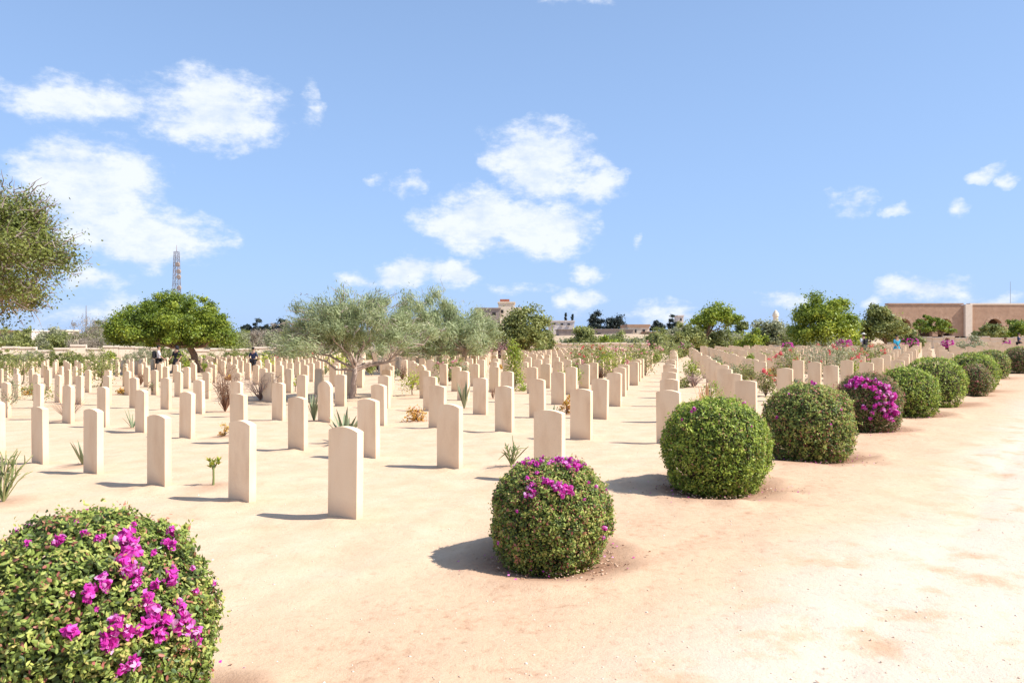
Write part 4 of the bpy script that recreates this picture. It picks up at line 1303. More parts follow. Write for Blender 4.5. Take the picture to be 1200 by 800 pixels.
px_tree('olive_tree', 1136, 1180, 376, 394, 90, 'low olive tree in front of the arched opening', M_OLIVE, 6000, .24, 'dome', clumps=36, sg=.08, trunk_r=.12)
px_tree('olive_tree', 1170, 1216, 372, 394, 92, 'greener tree at the right edge before the stone building', M_ACACIA, 7000, .24, 'dome', clumps=36, sg=.08, trunk_r=.12)
for (a, b, c, d, lb) in [(282, 296, 374, 394, 'leftmost dark cypress of the far clump'), (293, 309, 373, 394, 'second dark cypress of the far clump'), (306, 323, 375, 394, 'third dark cypress of the far clump'), (318, 340, 372, 394, 'broad dark cypress at the right end of the far clump')]:
    px_tree('dark_cypress', a, b, c, d, 175, lb + ' beside the round-crowned tree', M_PINE, 3600, .42, 'dome', clumps=30, sg=.1, trunk_r=.2, group='dark cypresses on the skyline')
for (a, b, c, d, lb) in [(686, 711, 365, 386, 'dark pine left of the pair on the skyline'), (706, 736, 365, 386, 'dark pine with bare trunk, right of the pair on the skyline'), (761, 779, 375, 386, 'small round dark pine right of the cream house'), (780, 796, 370, 392, 'grey hazy pine beside a small far block')]:
    px_tree('dark_pine', a, b, c, d, 150, lb, M_PINE, 3600, .38, 'dome', clumps=32, sg=.09, trunk_r=.22, group='dark pines on the skyline')
for (x_, lb) in ((663, 'left one of two thin dark cypresses on the white house roofline'), (671, 'right one of two thin dark cypresses on the white house roofline')):
    px_tree('thin_cypress', x_ - 2.0, x_ + 2.0, 368, 380, 160, lb, M_PINE, 900, .4, 'pine', clumps=14, sg=.12, trunk_r=.15)

# low shrubs on the bank behind the graves
BANK = [(8, 398, 18, 16, 'olive'), (28, 402, 14, 22, 'olive'), (60, 400, 22, 18, 'grey'), (86, 396, 18, 16, 'blushgrey'), (104, 392, 24, 20, 'blushgrey'), (122, 391, 18, 18, 'blushgrey'), (140, 398, 20, 14, 'grey'),
        (72, 404, 20, 12, 'olive'), (120, 404, 20, 12, 'grey'), (160, 404, 22, 14, 'olive'), (284, 401, 22, 13, 'olive'), (262, 405, 16, 11, 'olive'), (312, 403, 20, 12, 'grey'), (340, 404, 18, 12, 'olive'), (300, 393, 12, 8, 'blushgrey'),
        (188, 402, 14, 12, 'olive'), (210, 404, 12, 12, 'bright'), (380, 404, 18, 10, 'grey'), (250, 398, 14, 10, 'blushgrey'),
        (600, 404, 14, 12, 'olive'), (626, 405, 16, 12, 'bright'), (664, 406, 14, 10, 'grey'), (690, 404, 14, 10, 'olive'), (712, 405, 16, 13, 'bright'), (728, 403, 14, 12, 'olive'), (745, 402, 12, 10, 'grey'),
        (838, 398, 18, 10, 'olive'), (852, 398, 14, 12, 'olive'), (884, 400, 20, 12, 'bright'), (906, 399, 14, 10, 'olive'), (770, 402, 14, 10, 'olive'), (1066, 396, 14, 7, 'olive'), (480, 402, 16, 9, 'grey'), (440, 403, 16, 9, 'olive')]
for i, (x, yb, w, hh, pl) in enumerate(BANK):
    Y = 80 + (i * 37 % 11) * .9
    X = (x - 600) / F_PX * Y
    yc = yb
    mat = {'olive': M_OLIVE, 'grey': M_GREYLEAF, 'bright': M_BRIGHT, 'blushgrey': M_SCRUB}[pl]
    ww = w * 1.9 / F_PX * Y; h_ = hh / F_PX * Y
    zt = EYE - (yb - hh - 400) / F_PX * Y
    z0 = gz(X, Y)
    htot = max(zt - z0, .8)
    look = {'olive': 'olive', 'grey': 'grey-green', 'bright': 'fresh green', 'blushgrey': 'leafless grey-brown'}[pl]
    side = 'left of the round-crowned tree' if x < 130 else 'near the round-crowned tree' if x < 350 else 'behind the middle rows' if x < 600 else 'behind the aisle' if x < 800 else 'in front of the long stone building'
    tree('bank_shrub', X, Y, f'{look} scrub bush {side}, on the far bank', ww, htot * 1.05, .1, mat, 3000, .24, 'dome', trunk_r=.05, trunk_h=.4, clumps=26, sg=.10, cat='bush', group=f'{look} scrub bushes {side}', wisp=(pl == 'blushgrey'), asp=.2 if pl == 'blushgrey' else None)

# scrub covering the rise beyond the wall: a few bushes copied over the slope
protos = []
for (mt, lk, asp_) in ((M_OLIVE, 'olive', None), (M_GREYLEAF, 'grey-green', None), (M_SCRUB, 'leafless grey-brown', .2), (M_OLIVE, 'olive', .3), (M_GREYLEAF, 'pale grey-green', .3)):
    protos.append((mt, lk, asp_))
done = {}
sr = np.random.default_rng(77)
for i in range(120):
    px_ = sr.uniform(-30, 980) if i > 50 else sr.uniform(-30, 360)
    Y = sr.uniform(84, 122)
    X = (px_ - 600) / F_PX * Y
    j = int(sr.integers(5))
    mt, lk, asp_ = protos[j]
    side = 'on the rise left of the dark cypress clump' if px_ < 285 else 'on the rise between the cypress clump and the aisle' if px_ < 740 else 'on the rise beyond the right-hand rows'
    lb = f'low {lk} scrub bush {side}'
    if j not in done:
        rt = tree('scrub_bush', X, Y, lb, 4.2, 2.0, .05, mt, 2600, .26, 'dome', trunk_r=.06, trunk_h=.3, clumps=26, sg=.09, cat='bush', group=lb, asp=asp_)
        done[j] = rt
    else:
        src = done[j]
        rt = src.copy(); COL.objects.link(rt)
        for ch in src.children:
            c = ch.copy(); COL.objects.link(c); c.parent = rt
        rt['label'] = lb; rt['group'] = lb
    rt.location = (X, Y, gz(X, Y) - .05)
    sc_f = sr.uniform(.7, 1.25)
    rt.scale = (sc_f * sr.uniform(.9, 1.4), sc_f, sc_f * sr.uniform(.6, 1.0))
    rt.rotation_euler = (0, 0, sr.uniform(0, 6.28))

for i in range(42):
    px_ = -25 + i * 15.5 + sr.uniform(-5, 5)
    Y = (63.5 + (px_ + 60) / 405 * 11 if px_ < 345 else 75.5) - sr.uniform(.3, 2.5)
    X = (px_ - 600) / F_PX * Y
    j = [0, 1, 3, 4, 0][int(sr.integers(5))]
    lk = protos[j][1]
    side = 'left of the umbrella tree' if px_ < 130 else 'behind the umbrella tree' if px_ < 285 else 'behind the two feathery trees'
    src = done[j]
    rt = src.copy(); COL.objects.link(rt)
    for ch in src.children:
        c = ch.copy(); COL.objects.link(c); c.parent = rt
    lb = f'{lk} bush growing against the cream boundary wall {side}'
    rt['label'] = lb; rt['group'] = lb
    rt.location = (X, Y, gz(X, Y) - .05)
    sc_f = sr.uniform(.42, .72)
    rt.scale = (sc_f * sr.uniform(.8, 1.3), sc_f * .6, sc_f * sr.uniform(.8, 1.25))
    rt.rotation_euler = (0, 0, sr.uniform(-.4, .4))

# larger low bushes at the back edge of the plots
for (x, yb, w, hh, Y, mat, fl, lb) in [
    (4, 424, 30, 13, 52, M_OLIVE, 0, 'low dark green hedge bush at the left edge behind the stones'),
    (88, 422, 38, 12, 52, M_OLIVE, 0, 'long low green hedge bush behind the stones, left half'),
    (124, 421, 30, 11, 53, M_BRIGHT, 0, 'long low green hedge bush behind the stones, right half'),
    (922, 407, 16, 7, 62, M_OLIVE, 10, 'low magenta bush at the foot of the large bright tree'),
    (988, 405, 22, 9, 60, M_OLIVE, 18, 'wide low magenta bush left of the white-hatted visitor'),
    (1066, 404, 22, 9, 60, M_OLIVE, 8, 'dark low bush with dull magenta bloom right of the blue-clad visitor'),
    (1109, 409, 18, 12, 56, M_DRY, 16, 'magenta bush on short bare stems below the stone building'),
    (1137, 411, 44, 22, 50, M_GREYLEAF, 0, 'big grey-green mound of shrub above the round bushes'),
    (800, 403, 22, 8, 66, M_OLIVE, 0, 'dark shrub beyond the end of the sandy aisle'),
    (1179, 405, 10, 8, 58, M_DRY, 5, 'reddish small bush near the right edge'),
    (630, 412, 24, 12, 66, M_OLIVE, 0, 'grey bush behind the conical shrub')]:
    X = (x - 600) / F_PX * Y
    z0 = gz(X, Y)
    zt = EYE - (yb - hh - 400) / F_PX * Y
    ww = w / F_PX * Y
    h_ = max(zt - z0, .6)
    rt = tree('low_bush', X, Y, lb, ww * .85, h_ * .9, .08, mat, 2600, .12, 'dome', trunk_r=.05, trunk_h=.3, clumps=30, sg=.08, cat='bush')
    for j in range(fl * 4):
        c = bpy.data.objects.new('flower_cluster', CL[j % 5]); COL.objects.link(c); c.parent = rt
        a = rng.random() * 3.14; e_ = .3 + .7 * rng.random()
        c.location = (math.cos(a) * ww * .45 * math.sqrt(max(0, 1 - (e_ - .3) ** 2)), -math.sin(a) * ww * .38, h_ * (.35 + .6 * e_))
        c.scale = (2.6, 2.6, 2.2)

# =================================================================== buildings and walls
M_WALLSTONE = rough_mat('brown_stone_wall', (.36, .22, .145), (.50, .32, .215), 1.2, .4, .95, .05)
M_ARCH = rough_mat('arch_stone_tan', (.42, .27, .18), (.54, .36, .25), 2, .2)
M_TRIM = rough_mat('pale_stone_trim', (.66, .54, .42), (.78, .66, .54), 2, .2)
M_CREAM = rough_mat('cream_render', (.68, .55, .40), (.80, .68, .53), 1.0, .2)
M_WHITE = rough_mat('pale_render', (.62, .52, .46), (.74, .66, .60), 1.0, .2)
M_GREYB = rough_mat('grey_block', (.26, .21, .18), (.38, .31, .27), 1.5, .5)
M_DARKGLASS = rough_mat('dark_opening', (.03, .028, .028), (.05, .045, .04), 1, .1)
M_METAL = rough_mat('painted_steel', (.16, .16, .19), (.24, .24, .27), 3, .1, .6)
M_REDPAINT = rough_mat('faded_red_painted_steel', (.24, .17, .17), (.30, .22, .21), 3, .1, .6)
M_ROOFR = rough_mat('rust_roof', (.30, .10, .06), (.42, .16, .10), 2, .3)
M_LOWWALL = rough_mat('low_wall_stone', (.66, .52, .38), (.80, .67, .52), 1.4, .5, .95, .04)


def wall_with_arches(name, W_, H_, T_, arches, mat, parent, x_off=0):
    """front wall in local x..x+W, openings (x, half width, spring height) as real holes"""
    bm = bmesh.new()
    cur = 0
    segs = 10
    for (ax, hw, sp_) in sorted(arches):
        box_bm(bm, x_off + cur, x_off + ax - hw, 0, T_, 0, H_)
        # above the arch: strips following the curve
        for i in range(segs):
            a0, a1 = math.pi * i / segs, math.pi * (i + 1) / segs
            xa, xb = ax - hw * math.cos(a0), ax - hw * math.cos(a1)
            za, zb = sp_ + hw * math.sin(a0), sp_ + hw * math.sin(a1)
            vs = [bm.verts.new(q) for q in ((x_off + xa, 0, za), (x_off + xb, 0, zb), (x_off + xb, 0, H_), (x_off + xa, 0, H_),
                                            (x_off + xa, T_, za), (x_off + xb, T_, zb), (x_off + xb, T_, H_), (x_off + xa, T_, H_))]
            for f in ((0, 1, 2, 3), (7, 6, 5, 4), (0, 4, 5, 1), (3, 2, 6, 7)):
                bm.faces.new([vs[k] for k in f])
        cur = ax + hw
    box_bm(bm, x_off + cur, x_off + W_, 0, T_, 0, H_)
    bmesh.ops.remove_doubles(bm, verts=bm.verts, dist=.0005)
    return link(name, bm_mesh(name, bm), parent, mat)


# long stone building on the right, two wings meeting at a pale pilaster
Yb = 112.0
def bx(px): return (px - 600) / F_PX * Yb
gzb = 2.35
root = empty('memorial_building', (bx(1131), Yb, gzb), 'long brown stone building with flat roofline and arched openings, at right', 'building')
Hb = EYE + 42.5 / F_PX * Yb - gzb
W1 = bx(1131) - bx(1041)
wall_with_arches('wall', W1, Hb, .9, [(W1 * .20, 1.1, 1.6), (W1 * .48, 1.1, 1.6), (W1 * .74, 1.1, 1.6)], M_WALLSTONE, root, -W1)
wall_with_arches('wall', 30, Hb + .05, .9, [(3.9, 1.15, 1.55), (10.5, 1.15, 1.55), (17, 1.15, 1.55)], M_WALLSTONE, root, .55)
box('pilaster', -.25, .8, -.5, 0, 0, Hb + .1, M_TRIM, root, .03)
for (xo, wv) in ((-W1, W1 - .26), (.81, 29.7)):
    box('coping', xo - .05, xo + wv, -.08, .98, Hb + .052, Hb + .30, M_TRIM if xo > 0 else M_WALLSTONE, root)
box('back_wall', -W1, 30, 6, 6.4, 0, Hb - .3, M_WALLSTONE, root)
box('side_wall', -W1, -W1 + .6, .9, 6, 0, Hb - .2, M_WALLSTONE, root)
box('roof', -W1 + .6, 30, .9, 6, Hb - .35, Hb - .12, M_WALLSTONE, root)
# arch voussoirs around the openings of the right wing
for (ax, hw, sp_) in ((3.9 + .55, 1.15, 1.55), (10.5 + .55, 1.15, 1.55), (17.55, 1.15, 1.55), (-W1 * .80, 1.1, 1.6), (-W1 * .52, 1.1, 1.6), (-W1 * .26, 1.1, 1.6)):
    for i in range(9):
        a0, a1 = math.pi * i / 9 + .01, math.pi * (i + 1) / 9 - .01
        bm = bmesh.new()
        pr = [(hw, a0), (hw + .42, a0), (hw + .42, a1), (hw, a1)]
        fr = [bm.verts.new((ax - rr_ * math.cos(aa), -.06, sp_ + rr_ * math.sin(aa))) for rr_, aa in pr]
        bk = [bm.verts.new((ax - rr_ * math.cos(aa), .05, sp_ + rr_ * math.sin(aa))) for rr_, aa in pr]
        bm.faces.new(fr); bm.faces.new(bk[::-1])
        for k in range(4):
            bm.faces.new((fr[(k + 1) % 4], fr[k], bk[k], bk[(k + 1) % 4]))
        bmesh.ops.recalc_face_normals(bm, faces=bm.faces)
        link('arch_stone', bm_mesh('arch_stone', bm), root, M_ARCH)

# low boundary wall behind the graves
def low_wall(x0, x1, Y0, Y1, top_px, label, seg=14, rag=.05):
    X0, X1 = (x0 - 600) / F_PX * Y0, (x1 - 600) / F_PX * Y1
    root = empty('boundary_wall', (X0, Y0, gz(X0, Y0)), label, 'wall')
    zb0 = gz(X0, Y0)
    for i in range(seg):
        a0, a1 = i / seg, (i + 1) / seg
        xa, xb = (X1 - X0) * a0, (X1 - X0) * a1
        ya, yb = (Y1 - Y0) * a0, (Y1 - Y0) * a1
        xm, ym = X0 + (xa + xb) / 2, Y0 + (ya + yb) / 2
        zt = EYE - (top_px - 400) / F_PX * ym - zb0 + rng.normal() * rag
        bm = bmesh.new()
        box_bm(bm, 0, math.hypot(xb - xa, yb - ya) - .02, -.22, .22, -.6, zt)
        o = link('wall_panel', bm_mesh('wall_panel', bm), root, M_LOWWALL)
        o.location = (xa, ya, 0); o.rotation_euler = (0, 0, math.atan2(yb - ya, xb - xa))
        bm = bmesh.new()
        box_bm(bm, 0, math.hypot(xb - xa, yb - ya) - .03, -.3, .3, zt + .003, zt + .16)
        o = link('coping_stone', bm_mesh('coping_stone', bm), root, M_TRIM)
        o.location = (xa, ya, 0); o.rotation_euler = (0, 0, math.atan2(yb - ya, xb - xa))


low_wall(-60, 345, 66, 77, 409, 'low cream boundary wall behind the graves on the left', 22, .13)
low_wall(346, 760, 77, 78, 402.5, 'low cream boundary wall behind the middle rows', 16)
low_wall(1040, 1260, 84, 78, 396.5, 'low pale boundary wall behind the graves on the right', 16)


def far_house(name, x0, x1, y0, y1, Y, label, mat, wins=(), extra=None, depth=8, roofmat=None, parapet=.25):
    X0, X1 = (x0 - 600) / F_PX * Y, (x1 - 600) / F_PX * Y
    zt, zb = EYE - (y0 - 400) / F_PX * Y, EYE - (y1 - 400) / F_PX * Y
    g = min(gz((X0 + X1) / 2, Y), zb)
    root = empty(name, ((X0 + X1) / 2, Y, g), label, 'building')
    hw = (X1 - X0) / 2
    box('wall', -hw, hw, 0, depth, -.5, zt - g, mat, root)
    box('roof', -hw - .15, hw + .15, -.15, depth + .15, zt - g + .003, zt - g + parapet, roofmat or mat, root)
    for (wx0, wx1, wy0, wy1) in wins:
        a, b = (wx0 - 600) / F_PX * Y - (X0 + X1) / 2, (wx1 - 600) / F_PX * Y - (X0 + X1) / 2
        c, d = EYE - (wy1 - 400) / F_PX * Y - g, EYE - (wy0 - 400) / F_PX * Y - g
        w_ = box('window', a, b, -.06, .1, c, d, M_DARKGLASS, root)
        box('sill', a - .1, b + .1, -.16, -.063, c - .12, c - .003, M_TRIM, w_)
    return root, hw, zt - g, g


r_, hw, hh, g = far_house('stone_farmhouse', 557, 586, 362, 374, 140, 'grey stone flat-roofed building above the olive trees', M_GREYB, [(566, 570, 366, 370), (577, 581, 366, 370)])
r_, hw, hh, g = far_house('block_tower', 584, 603, 355, 376, 141, 'pale square tower with a rust-red cap beside the grey farmhouse', M_CREAM, [(587, 590, 363, 367)])
box('red_cap', -hw + .3, -hw + 2.1, .5, 3, hh + .26, hh + .75, M_ROOFR, r_)
box('side_annex', hw + .003, hw + 1.4, .3, 6, -.5, hh - .8, M_CREAM, r_)
r_, hw, hh, g = far_house('white_house', 645, 673, 377, 392, 135, 'pale flat-roofed house with small dark windows near the middle', M_WHITE, [(647, 651, 378.5, 380.5), (657, 660, 379, 381), (665, 668, 379, 381)])
r_, hw, hh, g = far_house('low_block', 655, 742, 386.5, 400, 125, 'long low grey-tan block wall beneath the dark pines', M_GREYB, [(676, 680, 390, 393), (700, 704, 390, 393), (722, 726, 390, 393)], parapet=.15)
r_, hw, hh, g = far_house('cream_house', 736, 761, 383, 393, 130, 'cream house with brown roof between dark pines', M_CREAM, [(739, 741, 386, 390), (744, 746, 386, 390), (753, 756, 386, 391)], roofmat=M_WALLSTONE, parapet=.45)
r_, hw, hh, g = far_house('small_red_block', 762, 776, 390, 396, 122, 'small brick-red shed right of the cream house', M_WALLSTONE, [(767, 769, 391.5, 394)])
r_, hw, hh, g = far_house('water_tank_house', 795, 801, 370.5, 392, 160, 'narrow pale block rising behind the olive trees', M_WHITE, [(797, 799, 373, 376)], depth=4)
r_, hw, hh, g = far_house('far_town_block', -20, 30, 388, 400, 170, 'reddish grey apartment block on the horizon at the left edge', M_WALLSTONE, [(4, 8, 390, 393), (12, 16, 390, 393), (20, 24, 390, 393)])
r_, hw, hh, g = far_house('far_white_block', 23, 37, 388, 396, 165, 'small white block on the horizon near the left edge', M_WHITE, [(26, 28, 390, 392), (32, 34, 390, 392)])
r_, hw, hh, g = far_house('cream_hut', 62, 76, 388, 396, 120, 'cream hut on the scrubby rise left of the round-crowned tree', M_CREAM, [(66, 69, 390, 393)], depth=4)
# domed pavilion / minaret
X, Y = (909 - 600) / F_PX * 190, 190
g = gz(X, Y)
root = empty('minaret', (X, Y, g), 'slender pale minaret poking above the grey-olive tree', 'tower')
bm = bmesh.new()
zt = EYE + 37 / F_PX * Y - g
prof = [(1.0, -1), (.9, zt - 4.2), (1.25, zt - 4.0), (1.25, zt - 3.4), (.7, zt - 3.3), (.6, zt - 1.8), (.85, zt - 1.6), (.75, zt - 1.0), (.35, zt - .3), (.05, zt)]
ringp = None
for (rr_, z_) in prof:
    ring = [bm.verts.new((rr_ * math.cos(a), rr_ * math.sin(a), z_)) for a in np.linspace(0, 2 * math.pi, 12, endpoint=False)]
    if ringp:
        for k in range(12):
            bm.faces.new((ringp[k], ringp[(k + 1) % 12], ring[(k + 1) % 12], ring[k]))
    ringp = ring
bm.faces.new(ringp)
link('shaft', bm_mesh('shaft', bm), root, M_CREAM)
box('balcony', -1.4, 1.4, -1.4, 1.4, zt - 4.5, zt - 4.25, M_TRIM, root)

# lattice mast
def mast(x, ytop, Y, w0, label, dishes, name='lattice_mast', tiers=14):
    X = (x - 600) / F_PX * Y
    g = gz(X, Y)
    H_ = EYE - (ytop - 400) / F_PX * Y - g
    root = empty(name, (X, Y, g), label, 'mast')
    Ht = H_ * .93
    corners = []
    for i in range(tiers + 1):
        t_ = i / tiers
        w_ = w0 * (1 - .55 * t_)
        corners.append([np.array([sx * w_, sy * w_, t_ * Ht - .3 * (t_ == 0)]) for sx, sy in ((-1, -1), (1, -1), (1, 1), (-1, 1))])
    for c in range(4):
        tb = Tubes(); tb.add([corners[i][c] for i in range(tiers + 1)], [.10] * (tiers + 1), 5)
        link('leg', tb.mesh('mast_leg'), root, M_METAL)
    for i in range(tiers):
        tb = Tubes()
        for c in range(4):
            d_ = (c + 1) % 4
            tb.add([corners[i][c], corners[i + 1][d_]], [.05, .05], 4)
            tb.add([corners[i][d_], corners[i + 1][c]], [.05, .05], 4)
            tb.add([corners[i + 1][c], corners[i + 1][d_]], [.05, .05], 4)
        link('bracing', tb.mesh('mast_bracing'), root, M_REDPAINT if (i // 2) % 2 and i > 7 else M_METAL)
    tb = Tubes(); tb.add([(0, 0, Ht), (0, 0, H_)], [.10, .05], 6)
    link('spire', tb.mesh('mast_spire'), root, M_REDPAINT)
    for (dz, sx) in dishes:
        bm = bmesh.new()
        bmesh.ops.create_cone(bm, cap_ends=True, segments=14, radius1=.75, radius2=.6, depth=.4)
        o = link('dish', bm_mesh('mast_dish', bm), root, M_GREYB)
        o.location = (sx, -.7, Ht * dz); o.rotation_euler = (math.radians(90), 0, 0)
    return root


mast(207, 287, 230, 1.3, 'tall lattice communications mast with dishes behind the round-crowned tree', [(.78, .9), (.72, .9), (.60, 1.0), (.86, .5), (.52, -.9)])
X = (101 - 600) / F_PX * 260
root = empty('thin_mast', (X, 260, gz(X, 260)), 'faint slim mast on the skyline left of the round-crowned tree', 'mast')
H_ = EYE + 42 / F_PX * 260 - gz(X, 260)
tb = Tubes(); tb.add([(0, 0, -.5), (0, 0, H_ * .6), (0, 0, H_)], [.26, .2, .1], 6)
link('pole', tb.mesh('thin_mast_pole'), root, M_METAL)
X = (1184 - 600) / F_PX * 150
root = empty('antenna_pole', (X, 150, gz(X, 150)), 'thin antenna pole above the stone building near the right edge', 'mast')
H_ = EYE + 70 / F_PX * 150 - gz(X, 150)
tb = Tubes(); tb.add([(0, 0, -.5), (0, 0, H_ * .6), (0, 0, H_)], [.05, .04, .03], 6)
link('pole', tb.mesh('antenna_pole_shaft'), root, M_METAL)

# =================================================================== people
def flat(name, c, rough=.8):
    return rough_mat(name, tuple(v * .85 for v in c), c, 20, .1, rough)


M_SKIN = flat('skin', (.42, .25, .17)); M_HAIR = flat('dark_hair', (.02, .015, .012))
CLO = {'white': flat('white_shirt', (.68, .68, .72)), 'black': flat('black_cloth', (.02, .02, .025)), 'navy': flat('navy_cloth', (.03, .04, .09)), 'blue': flat('blue_dress', (.04, .32, .48)), 'teal': flat('teal_cloth', (.03, .38, .36)),
       'grey': flat('grey_trousers', (.15, .14, .15)), 'hat': flat('straw_hat', (.72, .68, .60)), 'coral': flat('coral_cloth', (.65, .20, .16))}


def skin_obj(name, pts, edges, radii, mat, parent, rootv=0):
    me = bpy.data.meshes.new(name)
    me.from_pydata(pts, edges, [])
    o = bpy.data.objects.new(name, me)
    COL.objects.link(o)
    sk = o.modifiers.new('skin', 'SKIN')
    for i, r in enumerate(radii):
        me.skin_vertices[0].data[i].radius = (r, r) if not isinstance(r, tuple) else r
        me.skin_vertices[0].data[i].use_root = (i == rootv)
    ss = o.modifiers.new('sub', 'SUBSURF'); ss.levels = 1; ss.render_levels = 1
    dg = bpy.context.evaluated_depsgraph_get()
    me2 = bpy.data.meshes.new_from_object(o.evaluated_get(dg))
    for f in me2.polygons: f.use_smooth = True
    bpy.data.objects.remove(o)
    me2.materials.clear(); me2.materials.append(mat)
    return link(name, me2, parent)


def ell(name, c, r, mat, parent, sub=2):
    bm = bmesh.new(); bmesh.ops.create_icosphere(bm, subdivisions=sub, radius=1)
    for v in bm.verts: v.co = Vector((v.co[0] * r[0] + c[0], v.co[1] * r[1] + c[1], v.co[2] * r[2] + c[2]))
    for f in bm.faces: f.smooth = True
    return link(name, bm_mesh(name, bm), parent, mat)


def person(x, Y, rz, top, bottom, label, hat=False, pack=False, dress=False, scarf=None, stride=.22, armf=.25, hgt=1.7):
    X = (x - 600) / F_PX * Y
    root = empty('person', (X, Y, gz(X, Y)), label, 'person', None, rz)
    s = hgt / 1.7
    P = lambda *q: [tuple(v * s for v in p_) for p_ in q]
    # body faces local -Y
    pts = P((0, 0, .92), (0, 0, 1.12), (0, 0, 1.36), (0, -.01, 1.47), (0, -.02, 1.56), (0, -.02, 1.64),
            (.09, 0, .88), (.10, -stride * .6, .48), (.10, -stride, .08), (.10, -stride - .15, .04),
            (-.09, 0, .88), (-.10, stride * .3, .48), (-.10, stride, .10), (-.10, stride - .14, .03),
            (.19, 0, 1.38), (.25, armf * .5, 1.12), (.24, armf * .1 - .08, .88), (.24, armf * .1 - .12, .80),
            (-.19, 0, 1.38), (-.25, -armf * .4, 1.12), (-.22, -armf - .05, .95), (-.21, -armf - .10, .89),
            (.22, -.16, .75), (.245, -.15, .74), (.265, -.12, .75), (-.19, -armf - .14, .83), (-.215, -armf - .14, .82), (-.235, -armf - .12, .83))
    ed = [(0, 1), (1, 2), (2, 3), (3, 4), (4, 5), (0, 6), (6, 7), (7, 8), (8, 9), (0, 10), (10, 11), (11, 12), (12, 13), (2, 14), (14, 15), (15, 16), (16, 17), (2, 18), (18, 19), (19, 20), (20, 21), (17, 22), (17, 23), (17, 24), (21, 25), (21, 26), (21, 27)]
    rd = [(.15, .10), (.13, .09), (.16, .10), .055, (.075, .09), (.07, .08), .085, .06, .045, .035, .085, .06, .045, .035, .05, .042, .03, .03, .05, .042, .03, .03, .01, .01, .01, .01, .01, .01]
    rd = [tuple(v * s for v in q) if isinstance(q, tuple) else q * s for q in rd]
    skin_obj('body', pts, ed, rd, M_SKIN, root)
    # clothing over the same skeleton
    skin_obj('top', [pts[i] for i in (0, 1, 2, 14, 15, 18, 19)], [(0, 1), (1, 2), (2, 3), (3, 4), (2, 5), (5, 6)],
             [tuple(v * s for v in q) for q in ((.17, .125), (.15, .115), (.18, .125), (.07, .07), (.06, .06), (.07, .07), (.06, .06))], top, root)
    if dress:
        bm = bmesh.new()
        pr = [(.17, .98), (.22, .8), (.27, .5), (.31, .22)]
        prev = None
        for (rr_, z_) in pr:
            ring = [bm.verts.new((rr_ * s * math.cos(a) * (1 + .06 * math.cos(5 * a)), rr_ * .8 * s * math.sin(a) * (1 + .06 * math.cos(5 * a)), z_ * s)) for a in np.linspace(0, 6.283, 20, endpoint=False)]
            if prev:
                for k in range(20): bm.faces.new((prev[k], prev[(k + 1) % 20], ring[(k + 1) % 20], ring[k]))
            prev = ring
        bm.faces.new(prev)
        link('skirt', bm_mesh('skirt', bm), root, bottom)
    else:
        skin_obj('trousers', [pts[i] for i in (0, 6, 7, 8, 10, 11, 12)], [(0, 1), (1, 2), (2, 3), (0, 4), (4, 5), (5, 6)], [q * s for q in (.165, .105, .08, .065, .105, .08, .065)], bottom, root)
    # face: nose, eyes, mouth, ears
    ell('nose', (0, -.115 * s, 1.59 * s), (.012 * s, .016 * s, .02 * s), M_SKIN, root, 1)
    for sx in (-1, 1):
        ell('eye', (.03 * sx * s, -.100 * s, 1.615 * s), (.012 * s, .008 * s, .008 * s), M_HAIR, root, 1)
        ell('ear', (.078 * sx * s, -.01 * s, 1.60 * s), (.012 * s, .02 * s, .03 * s), M_SKIN, root, 1)
    ell('mouth', (0, -.098 * s, 1.545 * s), (.025 * s, .008 * s, .006 * s), CLO['coral'], root, 1)
    if scarf is not None:
        ell('head_scarf', (0, .02 * s, 1.58 * s), (.105 * s, .115 * s, .15 * s), scarf, root)
    else:
        ell('hair', (0, .02 * s, 1.645 * s), (.088 * s, .10 * s, .085 * s), M_HAIR, root)
    if hat:
        ell('hat', (0, -.01 * s, 1.70 * s), (.19 * s, .20 * s, .018 * s), CLO['hat'], root)
        ell('hat_crown', (0, -.01 * s, 1.74 * s), (.095 * s, .10 * s, .07 * s), CLO['hat'], root)
    if pack:
        bm = bmesh.new(); box_bm(bm, -.16 * s, .16 * s, .12 * s, .32 * s, .98 * s, 1.42 * s)
        bmesh.ops.bevel(bm, geom=list(bm.edges), offset=.05 * s, segments=2, affect='EDGES')
        link('backpack', bm_mesh('backpack', bm), root, CLO['black'])
    return root


person(186, 41, math.radians(110), CLO['white'], CLO['black'], 'person in a white shirt with black backpack, walking among the stones at left', pack=True)
person(207, 41, math.radians(-30), CLO['black'], CLO['black'], 'person dressed all in black, standing near the round-crowned tree', dress=True, scarf=CLO['black'], stride=.05, hgt=1.66)
person(297, 40, math.radians(150), CLO['navy'], CLO['black'], 'person in dark clothes half hidden between headstones left of the feathery tree', stride=.1, hgt=1.5)
person(334, 60, math.radians(20), CLO['teal'], CLO['grey'], 'person in a teal top far behind the left rows', stride=.1)
person(1012, 50, math.radians(190), CLO['white'], CLO['grey'], 'person in a pale sun hat and white shirt with black pack, right of centre', hat=True, pack=True)
person(1020, 52, math.radians(160), CLO['coral'], CLO['grey'], 'person in coral clothing beside the white-hatted one', stride=.05, hgt=1.25)
person(1051, 46, math.radians(10), CLO['blue'], CLO['blue'], 'person with dark hair in a bright blue and teal dress among the right rows', dress=True, stride=.05, hgt=1.6)
person(1194, 56, math.radians(40), CLO['navy'], CLO['black'], 'person in dark clothes standing at the far right edge', stride=.05, hgt=1.6)

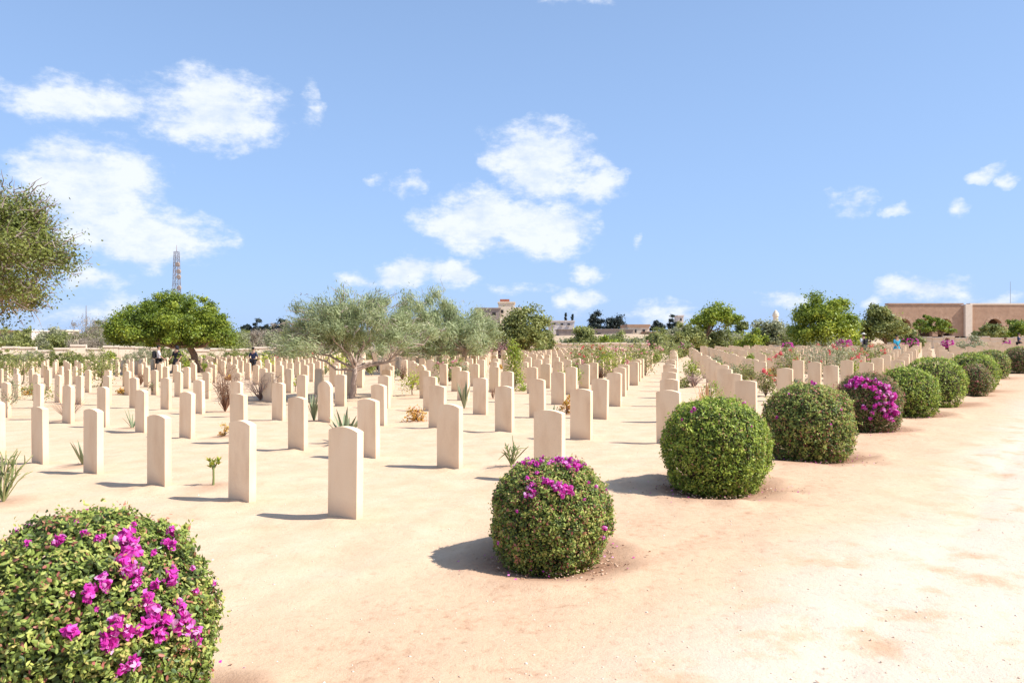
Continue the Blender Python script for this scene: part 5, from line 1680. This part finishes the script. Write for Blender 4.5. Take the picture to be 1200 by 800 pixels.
# =================================================================== ground litter
def litter(name, n_, area, size, mat, label, cat, seed, flatn=.55):
    g_ = np.random.default_rng(seed)
    bm = bmesh.new(); bmesh.ops.create_icosphere(bm, subdivisions=1, radius=1)
    bv = np.array([v.co[:] for v in bm.verts]); bf = np.array([[v.index for v in f.verts] for f in bm.faces]); bm.free()
    X_, Y_ = area(g_, n_)
    Z_ = ground(X_, Y_) + ((Y_ < 14) * (vnoise(X_, Y_, .34, 13) * .016 + vnoise(X_, Y_, .16, 3) * .006))
    s = size * (.4 + 1.2 * g_.random(n_) ** 2)
    V = bv[None] * (1 + .35 * g_.normal(size=(n_, len(bv), 1))) * s[:, None, None] * np.array([1, 1, flatn])
    V = V + np.stack([X_, Y_, Z_ + s * .15], 1)[:, None, :]
    Fx = bf[None] + (np.arange(n_) * len(bv))[:, None, None]
    me = mesh_np(name, V.reshape(-1, 3), [Fx.reshape(-1, 3)], {'var': np.repeat(g_.random(n_), len(bv))})
    o = link(name, me, None, mat)
    return tag(o, label, cat, None, 'stuff')


M_PEB = leaf_mat('pebble', [(0, (.50, .36, .26)), (.5, (.66, .52, .40)), (1, (.80, .72, .62))], 0, .9, .2)
M_CLOD = leaf_mat('soil_clod', [(0, (.40, .24, .15)), (.6, (.56, .37, .25)), (1, (.68, .50, .36))], 0, .95, .1)


def track_area(g_, n_):
    Y_ = 3.3 + 22 * g_.random(n_) ** 1.6
    X_ = (g_.random(n_) * 1.4 - .7) * Y_
    return X_, Y_


def basin_area(g_, n_):
    k = g_.integers(0, 6, n_)
    H_ = np.array([(h[0], h[1], h[2]) for h in HEDGE])[k]
    a = g_.random(n_) * 6.283; d = H_[:, 2] * (.8 + .9 * g_.random(n_) ** 1.3)
    return H_[:, 0] + np.cos(a) * d, H_[:, 1] + np.sin(a) * d


litter('pebbles', 3200, track_area, .0048, M_PEB, 'small pale pebbles and grit strewn over the sand', 'pebbles', 3)
litter('soil_clods', 3200, basin_area, .0065, M_CLOD, 'reddish crumbs of damp soil around the feet of the round bushes', 'soil clods', 5)
gq = np.random.default_rng(18)
Xa, Ya = basin_area(gq, 360)
Ca = np.stack([Xa, Ya, ground(Xa, Ya) + .012], 1)
V, f, A = leaves(Ca, np.array([0, 0, 1.0]) + gq.normal(size=(360, 3)) * .35, .022, .8, .3)
o = link('fallen_petals', mesh_np('fallen_petals', V, f, {'var': A}), None, M_FLOWER)
tag(o, 'dropped magenta petals on the soil round the flowering bushes', 'fallen petals', None, 'stuff')
# fallen leaves and bracts under the near bushes
nlf = 420
gq = np.random.default_rng(8)
Xa, Ya = basin_area(gq, nlf)
Ca = np.stack([Xa, Ya, ground(Xa, Ya) + .012], 1)
V, f, A = leaves(Ca, np.array([0, 0, 1.0]) + gq.normal(size=(nlf, 3)) * .35, .028, .55, .3)
o = link('fallen_leaves', mesh_np('fallen_leaves', V, f, {'var': A}), None, M_DRY)
tag(o, 'dry brown leaves fallen on the soil under the round bushes', 'fallen leaves', None, 'stuff')
